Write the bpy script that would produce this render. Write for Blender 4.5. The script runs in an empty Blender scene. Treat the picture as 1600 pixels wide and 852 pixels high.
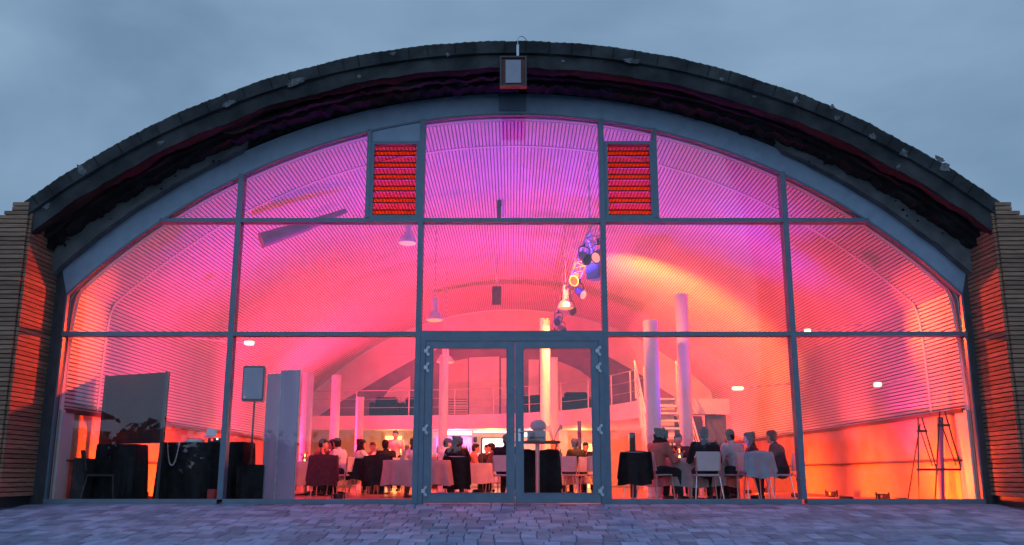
import bpy, bmesh, math, random
from math import sin, cos, tan, pi, radians, sqrt, atan2, hypot
from mathutils import Vector, Matrix, noise
random.seed(7)
scene = bpy.context.scene
col = scene.collection

# ------------------------------------------------------------------ camera
TILT = radians(12.5); FPX = 1427.0; CAMZ = 0.45
cd = bpy.data.cameras.new('camera'); cam = bpy.data.objects.new('camera', cd); col.objects.link(cam)
cam.location = (0, 0, CAMZ); cam.rotation_euler = (pi/2 + TILT, 0, 0)
cd.sensor_width = 36; cd.lens = 36*FPX/1600; cd.clip_start = 0.05; cd.clip_end = 3000
scene.camera = cam

def W(px, py, Y):
    """photo pixel -> world X, Z on the plane Y (a point of the real place)"""
    a = math.atan((426-py)/FPX) + TILT
    h = Y*tan(a); d = Y*cos(TILT) + h*sin(TILT)
    return (px-800)*d/FPX, h+CAMZ
def WX(px, Y, z=0.8):
    d = Y*cos(TILT) + (z-CAMZ)*sin(TILT)
    return (px-800)*d/FPX

# ------------------------------------------------------------------ world, sun, exposure
world = bpy.data.worlds.new('World'); scene.world = world; world.use_nodes = True
nt = world.node_tree; nt.nodes.clear()
N = nt.nodes.new; L = nt.links.new
wo = N('ShaderNodeOutputWorld'); bg = N('ShaderNodeBackground')
sky = N('ShaderNodeTexSky'); sky.sky_type = 'NISHITA'; sky.sun_disc = False
SUN_EL, SUN_ROT = radians(3.0), radians(200)
sky.sun_elevation = SUN_EL; sky.sun_rotation = SUN_ROT; sky.air_density = 1.3; sky.dust_density = 0.6; sky.ozone_density = 4.0
tc = N('ShaderNodeTexCoord')
mp = N('ShaderNodeMapping'); mp.inputs['Scale'].default_value = (1.0, 1.0, 2.2)
nz = N('ShaderNodeTexNoise'); nz.inputs['Scale'].default_value = 2.1; nz.inputs['Detail'].default_value = 5; nz.inputs['Roughness'].default_value = 0.5
nz.inputs['Distortion'].default_value = 0.3
cr = N('ShaderNodeValToRGB')
cr.color_ramp.elements[0].position = 0.34; cr.color_ramp.elements[0].color = (1.8, 3.0, 4.55, 1)
cr.color_ramp.elements[1].position = 0.70; cr.color_ramp.elements[1].color = (3.6, 5.3, 7.3, 1)
mx = N('ShaderNodeMix'); mx.data_type = 'RGBA'; mx.inputs['Factor'].default_value = 0.86
L(tc.outputs['Generated'], mp.inputs['Vector']); L(mp.outputs['Vector'], nz.inputs['Vector'])
L(nz.outputs['Fac'], cr.inputs['Fac'])
L(sky.outputs['Color'], mx.inputs['A']); L(cr.outputs['Color'], mx.inputs['B'])
L(mx.outputs['Result'], bg.inputs['Color']); bg.inputs['Strength'].default_value = 0.1
L(bg.outputs['Background'], wo.inputs['Surface'])
sl = bpy.data.lights.new('sun', 'SUN'); sl.energy = 0.85; sl.angle = radians(60); sl.color = (0.38, 0.60, 1.0)
so = bpy.data.objects.new('sun', sl); col.objects.link(so); so.rotation_euler = (radians(82), 0, radians(-15))
scene.view_settings.view_transform = 'Standard'; scene.view_settings.look = 'None'
scene.view_settings.exposure = 0; scene.view_settings.gamma = 1; scene.view_settings.use_curve_mapping = False
cy = scene.cycles
cy.use_denoising = True; cy.max_bounces = 6; cy.diffuse_bounces = 3; cy.glossy_bounces = 3; cy.transmission_bounces = 4
cy.transparent_max_bounces = 24; cy.sample_clamp_indirect = 4; cy.caustics_reflective = False; cy.caustics_refractive = False

# ------------------------------------------------------------------ materials
MATS = {}
def pmat(name, c, rough=0.6, metal=0.0, c2=None, scale=8.0, stretch=(1,1,1), bump=0.0, bscale=None, detail=4, lo=0.35, hi=0.65, spec=0.5, objvar=0.0, sheen=0):
    m = bpy.data.materials.new(name); m.use_nodes = True
    n = m.node_tree.nodes; l = m.node_tree.links; b = n['Principled BSDF']
    b.inputs['Base Color'].default_value = (*c, 1); b.inputs['Roughness'].default_value = rough
    b.inputs['Metallic'].default_value = metal; b.inputs['Specular IOR Level'].default_value = spec
    t = n.new('ShaderNodeTexCoord'); mpn = n.new('ShaderNodeMapping'); mpn.inputs['Scale'].default_value = stretch
    l.new(t.outputs['Object'], mpn.inputs['Vector'])
    out = None
    if c2 is not None:
        z = n.new('ShaderNodeTexNoise'); z.inputs['Scale'].default_value = scale; z.inputs['Detail'].default_value = detail
        oi = n.new('ShaderNodeObjectInfo'); va = n.new('ShaderNodeVectorMath'); va.operation = 'ADD'
        vs = n.new('ShaderNodeVectorMath'); vs.operation = 'SCALE'; vs.inputs['Scale'].default_value = 37.0
        cx = n.new('ShaderNodeCombineXYZ'); l.new(oi.outputs['Random'], cx.inputs[0]); l.new(oi.outputs['Random'], cx.inputs[1])
        l.new(cx.outputs[0], vs.inputs[0]); l.new(mpn.outputs[0], va.inputs[0]); l.new(vs.outputs[0], va.inputs[1])
        l.new(va.outputs[0], z.inputs['Vector'])
        r = n.new('ShaderNodeValToRGB'); r.color_ramp.elements[0].position = lo; r.color_ramp.elements[1].position = hi
        r.color_ramp.elements[0].color = (*c, 1); r.color_ramp.elements[1].color = (*c2, 1)
        l.new(z.outputs['Fac'], r.inputs['Fac']); out = r.outputs['Color']
        if objvar:
            hs = n.new('ShaderNodeHueSaturation'); mr = n.new('ShaderNodeMapRange')
            mr.inputs['To Min'].default_value = 1-objvar; mr.inputs['To Max'].default_value = 1+objvar
            l.new(oi.outputs['Random'], mr.inputs['Value']); l.new(mr.outputs[0], hs.inputs['Value'])
            l.new(out, hs.inputs['Color']); out = hs.outputs['Color']
        l.new(out, b.inputs['Base Color'])
    if bump:
        z2 = n.new('ShaderNodeTexNoise'); z2.inputs['Scale'].default_value = bscale or scale*3; z2.inputs['Detail'].default_value = 6
        l.new(mpn.outputs[0], z2.inputs['Vector'])
        bp = n.new('ShaderNodeBump'); bp.inputs['Strength'].default_value = bump; bp.inputs['Distance'].default_value = 0.02
        l.new(z2.outputs['Fac'], bp.inputs['Height']); l.new(bp.outputs[0], b.inputs['Normal'])
    MATS[name] = m
    return m
def emat(name, c, s, base=(0.5,0.5,0.5)):
    m = bpy.data.materials.new(name); m.use_nodes = True; b = m.node_tree.nodes['Principled BSDF']
    b.inputs['Base Color'].default_value = (*base, 1); b.inputs['Emission Color'].default_value = (*c, 1); b.inputs['Emission Strength'].default_value = s
    MATS[name] = m; return m
def glassmat(name, ior=1.7, tint=(0.97, 0.98, 0.98), rough=0.0, wave=0.0):
    m = bpy.data.materials.new(name); m.use_nodes = True
    n = m.node_tree.nodes; l = m.node_tree.links; n.clear()
    o = n.new('ShaderNodeOutputMaterial'); mi = n.new('ShaderNodeMixShader'); t = n.new('ShaderNodeBsdfTransparent')
    g = n.new('ShaderNodeBsdfGlossy'); f = n.new('ShaderNodeFresnel'); f.inputs['IOR'].default_value = ior
    t.inputs['Color'].default_value = (*tint, 1); g.inputs['Roughness'].default_value = rough
    ge = n.new('ShaderNodeNewGeometry'); fx = n.new('ShaderNodeMix'); fx.data_type = 'VECTOR'
    # same reflectance from inside and outside of the thin pane
    sg = n.new('ShaderNodeVectorMath'); sg.operation = 'SCALE'
    mt = n.new('ShaderNodeMath'); mt.operation = 'MULTIPLY_ADD'; mt.inputs[1].default_value = (1/ior-ior); mt.inputs[2].default_value = ior
    l.new(ge.outputs['Backfacing'], mt.inputs[0]); l.new(mt.outputs[0], f.inputs['IOR'])
    if wave:
        tcn = n.new('ShaderNodeTexCoord'); z = n.new('ShaderNodeTexNoise'); z.inputs['Scale'].default_value = 0.7
        l.new(tcn.outputs['Object'], z.inputs['Vector'])
        bp = n.new('ShaderNodeBump'); bp.inputs['Strength'].default_value = wave; bp.inputs['Distance'].default_value = 0.01
        l.new(z.outputs['Fac'], bp.inputs['Height']); l.new(bp.outputs[0], g.inputs['Normal'])
    l.new(f.outputs[0], mi.inputs[0]); l.new(t.outputs[0], mi.inputs[1]); l.new(g.outputs[0], mi.inputs[2])
    # thin dust film, heavier in soft streaks
    tc2 = n.new('ShaderNodeTexCoord'); mp2 = n.new('ShaderNodeMapping'); mp2.inputs['Scale'].default_value = (2.2, 1, .45)
    z3 = n.new('ShaderNodeTexNoise'); z3.inputs['Scale'].default_value = 2.0; z3.inputs['Detail'].default_value = 8; z3.inputs['Roughness'].default_value = .65
    l.new(tc2.outputs['Object'], mp2.inputs['Vector']); l.new(mp2.outputs[0], z3.inputs['Vector'])
    r3 = n.new('ShaderNodeMapRange'); r3.inputs['From Min'].default_value = .42; r3.inputs['From Max'].default_value = .85; r3.inputs['To Min'].default_value = 0.0; r3.inputs['To Max'].default_value = .03
    l.new(z3.outputs['Fac'], r3.inputs['Value']); df = n.new('ShaderNodeBsdfDiffuse'); df.inputs['Color'].default_value = (.5,.5,.5,1)
    m3_ = n.new('ShaderNodeMixShader'); l.new(r3.outputs[0], m3_.inputs[0]); l.new(mi.outputs[0], m3_.inputs[1]); l.new(df.outputs[0], m3_.inputs[2])
    l.new(m3_.outputs[0], o.inputs[0])
    MATS[name] = m; return m

M_steel = pmat('painted_steel', (0.30,0.39,0.48), 0.45, 0.0, (0.25,0.33,0.42), 5, bump=0.05, bscale=60)  # arch steel kept lighter: the extra sky light it catches is in the colour
M_steel_dark = pmat('painted_steel_doors', (0.15,0.205,0.265), 0.4, 0.0, (0.12,0.17,0.225), 5, bump=0.05, bscale=60)  # same steel darker: weaker sky light lower down put into the colour
M_edge = pmat('dark_brown_grey_paint', (0.065,0.062,0.070), 0.6, 0.0, (0.045,0.042,0.048), 5)
M_steel_in = pmat('painted_steel_mullion', (0.13,0.185,0.245), 0.4, 0.0, (0.105,0.155,0.205), 6)  # mullion copy, darkened likewise for the weaker sky light
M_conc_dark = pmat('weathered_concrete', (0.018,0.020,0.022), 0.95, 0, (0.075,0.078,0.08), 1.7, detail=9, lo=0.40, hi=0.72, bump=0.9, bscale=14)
M_conc_soffit = pmat('shade_dark_concrete_soffit', (0.007,0.007,0.008), 0.95, 0, (0.028,0.027,0.027), 2.3, detail=9, lo=0.45, hi=0.75, bump=0.9, bscale=9)  # near-black so interior glow stays off: shade under the rim in the colour
M_conc_light = pmat('pale_render', (0.10,0.105,0.105), 0.95, 0, (0.17,0.18,0.175), 3.0, detail=8, bump=0.5, bscale=30)
M_chip = pmat('broken_concrete_chip', (0.07,0.07,0.075), 0.95, 0, (0.19,0.195,0.20), 12, bump=0.6)
M_wood = pmat('larch_boards', (0.22,0.115,0.07), 0.75, 0, (0.38,0.215,0.14), 6, (0.7,0.7,14), detail=6, objvar=0.25, bump=0.3, bscale=25)
M_wood_dark = pmat('dark_batten_gap', (0.012,0.010,0.009), 0.9)
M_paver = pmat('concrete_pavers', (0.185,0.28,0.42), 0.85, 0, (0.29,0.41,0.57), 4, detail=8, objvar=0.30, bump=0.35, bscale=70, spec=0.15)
M_joint = pmat('sand_joint', (0.05,0.05,0.055), 0.95, 0, (0.09,0.09,0.1), 20, bump=0.4)
M_slat = pmat('white_slats', (0.72,0.72,0.72), 0.5, 0, (0.80,0.79,0.78), 1.2)
M_slat_gap = pmat('grey_slat_backing', (0.29,0.27,0.28), 0.9)
M_white = pmat('white_paint', (0.74,0.73,0.72), 0.6, 0, (0.80,0.80,0.79), 2.5)
M_cream = pmat('cream_plaster', (0.60,0.56,0.48), 0.7, 0, (0.66,0.62,0.55), 2.5)
M_grey_wall = pmat('dark_grey_wall', (0.10,0.10,0.13), 0.85, 0, (0.14,0.14,0.17), 2)
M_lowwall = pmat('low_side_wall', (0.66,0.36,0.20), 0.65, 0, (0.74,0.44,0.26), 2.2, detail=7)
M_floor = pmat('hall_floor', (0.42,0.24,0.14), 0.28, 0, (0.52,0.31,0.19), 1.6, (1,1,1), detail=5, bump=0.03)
M_black = pmat('black_cloth', (0.008,0.008,0.009), 0.95, 0, (0.016,0.016,0.018), 10, bump=0.3, spec=0.15)
M_blackplas = pmat('black_plastic', (0.02,0.02,0.022), 0.35, 0, (0.03,0.03,0.033), 30)
M_board = pmat('black_board', (0.012,0.013,0.016), 0.6, 0, (0.018,0.019,0.022), 3, spec=0.3)
M_chrome = pmat('brushed_metal', (0.55,0.55,0.56), 0.3, 1.0, (0.65,0.65,0.66), 20)
M_galv = pmat('galvanised_metal', (0.45,0.47,0.5), 0.5, 0.7, (0.6,0.62,0.64), 15)
M_cloth = pmat('white_cloth', (0.38,0.36,0.36), 0.9, 0, (0.46,0.44,0.43), 4, bump=0.2)
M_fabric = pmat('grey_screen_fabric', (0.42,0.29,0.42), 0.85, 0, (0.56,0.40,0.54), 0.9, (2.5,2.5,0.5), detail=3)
M_plastic = pmat('white_chair_plastic', (0.62,0.62,0.64), 0.45, 0, (0.68,0.68,0.7), 5)
M_orangetrim = pmat('red_brown_metal', (0.16,0.05,0.035), 0.6, 0, (0.12,0.04,0.03), 8)
M_glass = glassmat('window_glass', 1.42, wave=0.12)
M_doorglass = glassmat('door_glass', 1.42)
M_louvre = None
def louvremat(nm, tr_, td_):
    m = bpy.data.materials.new(nm); m.use_nodes = True
    n = m.node_tree.nodes; l = m.node_tree.links; n.clear()
    o = n.new('ShaderNodeOutputMaterial'); a = n.new('ShaderNodeAddShader'); t = n.new('ShaderNodeBsdfTransparent'); d = n.new('ShaderNodeBsdfTranslucent'); g = n.new('ShaderNodeBsdfDiffuse')
    t.inputs['Color'].default_value = tr_; d.inputs['Color'].default_value = td_
    l.new(t.outputs[0], a.inputs[0]); l.new(d.outputs[0], a.inputs[1]); l.new(a.outputs[0], o.inputs[0])
    return m
M_louvre = louvremat('orange_glow_louvre_glass',(0.74,0.50,0.10,1),(0.20,0.08,0.01,1)); M_louvre2 = louvremat('pale_amber_louvre_glass',(0.84,0.52,0.34,1),(0.04,0.02,0.015,1))  # blade tint carries the orange light that the blades catch
M_railred = pmat('dark_red_rail', (0.05,0.008,0.008), 0.6)
M_skin = pmat('skin', (0.50,0.30,0.22), 0.55, 0, (0.56,0.35,0.26), 20)
M_hair = pmat('dark_hair', (0.018,0.012,0.010), 0.6, 0, (0.04,0.028,0.02), 40, bump=0.8, bscale=60, spec=0.12)
M_hair2 = pmat('brown_hair', (0.07,0.04,0.02), 0.6, 0, (0.12,0.07,0.04), 40, bump=0.8, bscale=60)
M_red = pmat('coral_knit', (0.42,0.15,0.12), 0.9, 0, (0.5,0.2,0.16), 30, bump=0.3)
M_navy = pmat('dark_navy_wool', (0.012,0.014,0.02), 0.9, 0, (0.02,0.022,0.03), 30, spec=0.2)
M_greyshirt = pmat('pale_grey_shirt', (0.40,0.42,0.46), 0.9, 0, (0.48,0.5,0.54), 20)
M_whiteshirt = pmat('white_shirt', (0.70,0.68,0.66), 0.9, 0, (0.75,0.73,0.72), 20)
M_darkcloth = pmat('dark_trousers', (0.015,0.015,0.02), 0.9, 0, (0.03,0.03,0.035), 20, spec=0.2)
M_plum = pmat('plum_fabric', (0.05,0.016,0.035), 0.9, 0, (0.08,0.03,0.05), 20)
M_leaf = pmat('dark_foliage', (0.035,0.055,0.02), 0.8, 0, (0.07,0.10,0.035), 3)
M_bark = pmat('bark', (0.06,0.045,0.035), 0.9, 0, (0.1,0.08,0.06), 12, bump=0.6)
M_shadowform = pmat('mauve_shadow_tone', (0.30,0.12,0.24), 0.8, 0, (0.36,0.16,0.30), 3)  # mauve tone of the ceiling shadow, put into a solid's colour
M_parasol = pmat('dark_parasol_canvas', (0.03,0.03,0.035), 0.9, 0, (0.04,0.04,0.045), 5)
M_asphalt = pmat('ground_soil', (0.05,0.055,0.045), 0.95, 0, (0.08,0.085,0.06), 2, bump=0.4)
M_stickerw = pmat('sticker_white', (0.75,0.78,0.8), 0.5)
M_stickerb = pmat('sticker_blue', (0.06,0.16,0.32), 0.5)
M_lamp_grey = pmat('floodlight_glass', (0.30,0.29,0.34), 0.25, 0, (0.36,0.35,0.40), 3)
E_tv = emat('tv_picture', (1.0,0.93,0.86), 2.6)
E_tvdark = pmat('tv_dark_shapes', (0.05,0.02,0.03), 0.5)
E_warm = emat('warm_lamp', (1.0,0.72,0.35), 6.0)
E_yellow = emat('lit_doorway', (1.0,0.66,0.18), 2.2)
E_white = emat('white_strip_lamp', (1.0,0.86,0.85), 2.6)
E_violet = emat('violet_strip_lamp', (0.75,0.10,1.0), 1.8)
E_candle = emat('candle_flame', (1.0,0.45,0.10), 5.0)
E_orange = emat('orange_lamp_lens', (1.0,0.25,0.06), 1.2)
E_red = emat('red_indicator', (1.0,0.03,0.03), 3.0)

# ------------------------------------------------------------------ mesh helpers
OFF = {}
class MB:
    def __init__(s): s.v = []; s.f = []
    def add(s, vs, fs):
        o = len(s.v); s.v += [tuple(v) for v in vs]; s.f += [tuple(i+o for i in f) for f in fs]; return s
    def box(s, x0, x1, y0, y1, z0, z1):
        vs = [(x,y,z) for z in (z0,z1) for y in (y0,y1) for x in (x0,x1)]
        return s.add(vs, [(0,2,3,1),(4,5,7,6),(0,1,5,4),(2,6,7,3),(0,4,6,2),(1,3,7,5)])
    def obox(s, c, size, rot=None):
        m = rot or Matrix.Identity(3); c = Vector(c); hx,hy,hz = (q/2 for q in size)
        vs = [c + m @ Vector((x,y,z)) for z in (-hz,hz) for y in (-hy,hy) for x in (-hx,hx)]
        return s.add(vs, [(0,2,3,1),(4,5,7,6),(0,1,5,4),(2,6,7,3),(0,4,6,2),(1,3,7,5)])
    def bbox(s, x0, x1, y0, y1, z0, z1, b):
        """box with a bevelled top/bottom outline on all edges"""
        bm = bmesh.new(); bmesh.ops.create_cube(bm, size=1)
        for v in bm.verts: v.co = Vector(((x0+x1)/2+v.co.x*(x1-x0), (y0+y1)/2+v.co.y*(y1-y0), (z0+z1)/2+v.co.z*(z1-z0)))
        bmesh.ops.bevel(bm, geom=bm.edges[:], offset=b, segments=2, affect='EDGES')
        bm.verts.index_update(); s.add([v.co[:] for v in bm.verts], [[v.index for v in f.verts] for f in bm.faces]); bm.free(); return s
    def tube(s, pts, r, n=8, cap=True):
        pts = [Vector(p) for p in pts]; R = r if isinstance(r, (list, tuple)) else [r]*len(pts)
        rings = []; prev = None
        for i, p in enumerate(pts):
            d = (pts[min(i+1,len(pts)-1)] - pts[max(i-1,0)]).normalized()
            a = Vector((0,0,1)) if abs(d.z) < 0.9 else Vector((1,0,0))
            if prev is not None: a = prev
            u = (a - d*a.dot(d)).normalized(); w = d.cross(u); prev = u
            rings.append([p + (u*cos(2*pi*k/n) + w*sin(2*pi*k/n))*R[i] for k in range(n)])
        vs = [v for r_ in rings for v in r_]; fs = []
        for i in range(len(pts)-1):
            for k in range(n): fs.append((i*n+k, i*n+(k+1)%n, (i+1)*n+(k+1)%n, (i+1)*n+k))
        if cap: fs.append(tuple(range(n))[::-1]); fs.append(tuple((len(pts)-1)*n+k for k in range(n)))
        return s.add(vs, fs)
    def lathe(s, prof, c=(0,0,0), n=20, rx=1.0, ry=1.0):
        vs = []; fs = []
        for (r, z) in prof:
            for k in range(n): vs.append((c[0]+rx*r*cos(2*pi*k/n), c[1]+ry*r*sin(2*pi*k/n), c[2]+z))
        for i in range(len(prof)-1):
            for k in range(n): fs.append((i*n+k, i*n+(k+1)%n, (i+1)*n+(k+1)%n, (i+1)*n+k))
        fs.append(tuple(range(n))[::-1]); fs.append(tuple((len(prof)-1)*n+k for k in range(n)))
        return s.add(vs, fs)
    def ball(s, c, r, n=12, m=8):
        rr = r if isinstance(r, (tuple,list)) else (r,r,r)
        prof = []
        vs = []; fs = []
        for i in range(m+1):
            t = -pi/2 + pi*i/m
            for k in range(n): vs.append((c[0]+rr[0]*max(cos(t),0.02)*cos(2*pi*k/n), c[1]+rr[1]*max(cos(t),0.02)*sin(2*pi*k/n), c[2]+rr[2]*sin(t)))
        for i in range(m):
            for k in range(n): fs.append((i*n+k, i*n+(k+1)%n, (i+1)*n+(k+1)%n, (i+1)*n+k))
        fs.append(tuple(range(n))[::-1]); fs.append(tuple(m*n+k for k in range(n)))
        return s.add(vs, fs)
    def prismY(s, poly, y0, y1):
        """closed polygon of (x,z) extruded along Y"""
        n = len(poly); vs = [(x,y0,z) for x,z in poly] + [(x,y1,z) for x,z in poly]
        fs = [tuple(range(n)), tuple(range(2*n-1, n-1, -1))] + [(i, i+n, (i+1)%n+n, (i+1)%n) for i in range(n)]
        return s.add(vs, fs)
    def prismZ(s, poly, z0, z1):
        n = len(poly); vs = [(x,y,z0) for x,y in poly] + [(x,y,z1) for x,y in poly]
        fs = [tuple(range(n))[::-1], tuple(range(n, 2*n))] + [(i, (i+1)%n, (i+1)%n+n, i+n) for i in range(n)]
        return s.add(vs, fs)
    def mesh(s, name, mat, smooth=False, off=None):
        me = bpy.data.meshes.new(name)
        vs = s.v if off is None else [(v[0]-off[0], v[1]-off[1], v[2]-off[2]) for v in s.v]
        me.from_pydata(vs, [], s.f); me.update()
        bm = bmesh.new(); bm.from_mesh(me); bmesh.ops.recalc_face_normals(bm, faces=bm.faces[:]); bm.to_mesh(me); bm.free()
        if smooth:
            me.shade_smooth()
            try: me.set_sharp_from_angle(angle=radians(40))
            except Exception: pass
        if mat: me.materials.append(mat)
        return me
    def build(s, name, mat, parent=None, smooth=False, loc=None, **props):
        off = OFF.get(parent.name) if parent is not None else None
        me = s.mesh(name, mat, smooth, off)
        o = bpy.data.objects.new(name, me); col.objects.link(o)
        if parent is not None:
            o.parent = parent
            if off is not None: OFF[o.name] = off
        if loc is not None: o.location = loc
        for k, v in props.items(): o[k] = v
        return o
def link_piece(name, me, parent, loc, rot=None, **props):
    o = bpy.data.objects.new(name, me); col.objects.link(o); o.parent = parent; o.location = loc
    if rot: o.rotation_euler = rot
    for k, v in props.items(): o[k] = v
    return o
def tag(o, label, cat, group=None):
    o['label'] = label; o['category'] = cat
    if group: o['group'] = group
    return o
def root(name, loc, label, cat, group=None, world=False, rz=0):
    o = bpy.data.objects.new(name, None); col.objects.link(o); o.location = loc; o.rotation_euler = (0,0,rz)
    o.empty_display_size = 0.2
    if world: OFF[o.name] = tuple(loc)
    return tag(o, label, cat, group)
def copy_tree(o, loc=None, rz=None, label=None, parent=None):
    c = o.copy(); col.objects.link(c)
    if parent is not None: c.parent = parent
    if loc is not None: c.location = loc
    if rz is not None: c.rotation_euler = (0,0,rz)
    if label: c['label'] = label
    for ch in list(o.children): copy_tree(ch, parent=c)
    return c
def lamp(name, kind, loc, energy, color, parent=None, size=0.1, spot=None, blend=0.5, aim=None):
    ld = bpy.data.lights.new(name, kind); ld.energy = energy; ld.color = color
    if kind == 'AREA': ld.size = size
    else: ld.shadow_soft_size = size
    if kind == 'SPOT': ld.spot_size = radians(spot or 90); ld.spot_blend = blend
    o = bpy.data.objects.new(name, ld); col.objects.link(o); o.location = loc
    if aim is not None:
        o.rotation_euler = (Vector(aim)-Vector(loc)).to_track_quat('-Z','Y').to_euler()
    if parent is not None: o.parent = parent; o.matrix_parent_inverse = Matrix.Translation(-Vector(parent.location))
    return o

# ------------------------------------------------------------------ the ground outside
FY = 15.0           # facade plane
SLOPE = 0.08
def gz(y): return -SLOPE*(FY-y)
g = MB(); 
def sheet(x0,x1,pts):
    for (ya,za),(yb,zb) in zip(pts, pts[1:]): g.add([(x0,ya,za),(x1,ya,za),(x1,yb,zb),(x0,yb,zb)],[(0,1,2,3)])
sheet(-900,900,[(-900,-2.2),(-12,-2.2),(14.6,-0.055),(60,-0.055),(1500,-0.055)])
ground = g.build('ground', M_asphalt, kind='structure')
pv = bpy.data.objects.new('pavement', None)
base = MB()
base.add([(-14,-6,gz(-6)-0.03),(14,-6,gz(-6)-0.03),(14,FY-0.02,-0.028),(-14,FY-0.02,-0.028),(-14,-6,gz(-6)-0.2),(14,-6,gz(-6)-0.2),(14,FY-0.02,-0.2),(-14,FY-0.02,-0.2)],
         [(0,1,2,3),(7,6,5,4),(0,4,5,1),(1,5,6,2),(2,6,7,3),(3,7,4,0)])
pav = base.build('pavement', M_joint, kind='structure')
ang = math.atan(SLOPE)
paver_mesh = {}
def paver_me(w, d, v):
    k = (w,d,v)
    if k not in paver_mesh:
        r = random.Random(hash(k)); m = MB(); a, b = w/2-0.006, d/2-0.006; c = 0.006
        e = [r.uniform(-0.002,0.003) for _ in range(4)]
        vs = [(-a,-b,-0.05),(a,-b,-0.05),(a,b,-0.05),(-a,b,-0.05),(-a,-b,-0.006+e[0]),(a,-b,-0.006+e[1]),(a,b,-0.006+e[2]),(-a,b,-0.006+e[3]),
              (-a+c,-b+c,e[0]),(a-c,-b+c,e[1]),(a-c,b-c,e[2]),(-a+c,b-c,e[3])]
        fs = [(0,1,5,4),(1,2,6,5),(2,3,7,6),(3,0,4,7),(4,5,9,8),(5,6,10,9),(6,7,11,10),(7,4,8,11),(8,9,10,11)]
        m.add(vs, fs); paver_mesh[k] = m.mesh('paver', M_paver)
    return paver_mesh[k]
WIDTHS = (0.16,0.2,0.24,0.32)
cand = []
y = FY-0.10; ri = 0
rnd = random.Random(3)
while y > 7.0:
    d = rnd.choice((0.24,0.30,0.24,0.36)); y0 = y-d; yc = (y+y0)/2
    x = -9.4 - rnd.random()*0.2
    while x < 9.4:
        w = rnd.choice(WIDTHS); xc = x+w/2
        cand.append((xc, yc, w, d, rnd.randrange(3), rnd.uniform(-0.003,0.004)))
        x += w
    y = y0; ri += 1
def inview(c):
    v = (CAMZ-gz(c[1]))/c[1]; py = 426 + FPX*tan(math.atan(v)+TILT)
    px = 800 + c[0]*FPX/(c[1]*cos(TILT))
    return py < 858 and -40 < px < 1640
vis = sorted([c for c in cand if inview(c)], key=lambda c: c[1]+abs(c[0])*0.02)
near = vis[:300]; nearset = set(near)
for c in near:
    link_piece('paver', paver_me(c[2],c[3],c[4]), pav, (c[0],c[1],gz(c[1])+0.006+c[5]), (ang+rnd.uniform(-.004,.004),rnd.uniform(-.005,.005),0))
rest = MB()
for c in cand:
    if c in nearset: continue
    a, b = c[2]/2-0.006, c[3]/2-0.006; z = gz(c[1])+0.006+c[5]; s_ = SLOPE*b; q=0.006
    vs = [(c[0]-a,c[1]-b,z-s_-q),(c[0]+a,c[1]-b,z-s_-q),(c[0]+a,c[1]+b,z+s_-q),(c[0]-a,c[1]+b,z+s_-q)]
    vs += [(c[0]-a+q,c[1]-b+q,z-s_),(c[0]+a-q,c[1]-b+q,z-s_),(c[0]+a-q,c[1]+b-q,z+s_),(c[0]-a+q,c[1]+b-q,z+s_)]
    vs += [(v[0],v[1],v[2]-0.03) for v in vs[:4]]
    rest.add(vs, [(4,5,6,7),(0,1,5,4),(1,2,6,5),(2,3,7,6),(3,0,4,7),(8,9,1,0),(9,10,2,1),(10,11,3,2),(11,8,0,3)])
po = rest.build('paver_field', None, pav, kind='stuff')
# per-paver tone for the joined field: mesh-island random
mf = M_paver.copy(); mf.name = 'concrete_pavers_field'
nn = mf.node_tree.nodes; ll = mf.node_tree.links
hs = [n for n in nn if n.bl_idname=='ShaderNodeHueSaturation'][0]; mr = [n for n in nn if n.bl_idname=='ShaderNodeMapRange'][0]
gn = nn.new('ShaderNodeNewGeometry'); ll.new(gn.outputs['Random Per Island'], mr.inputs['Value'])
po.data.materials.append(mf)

# ------------------------------------------------------------------ glazed facade
RI, CZI = 10.34, -3.72; XC = 0.04
RO = 10.71
def arc(R, cz, x): return sqrt(max(R*R - (x-XC)**2, 0)) + cz
fac = root('glazed_facade', (XC, FY, 0), 'arched glass front in grey-blue steel framing, glowing pink and orange from inside', 'glass facade', world=True)
XP = 7.49
zi_end = arc(RI, CZI, XC+XP)
# arch beam
b = MB(); n = 60; inner = []; outer = []
a0 = math.acos((XP)/RI); aO = math.acos(7.60/RO)
for i in range(n+1):
    t = i/n
    ai = a0 + (pi-2*a0)*t; inner.append((XC+RI*cos(ai), CZI+RI*sin(ai)))
    ao = aO + (pi-2*aO)*t; outer.append((XC+RO*cos(ao), CZI+RO*sin(ao)))
for i in range(n):
    p = [inner[i], inner[i+1], outer[i+1], outer[i]]
    vs = [(x,FY-0.02,z) for x,z in p] + [(x,FY+0.14,z) for x,z in p]
    fs = [(0,1,2,3),(7,6,5,4),(0,4,5,1),(2,6,7,3)]
    if i == 0: fs.append((3,7,4,0))
    if i == n-1: fs.append((1,5,6,2))
    b.add(vs, fs)
b.build('arch_beam', M_steel, fac, smooth=True)
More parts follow.
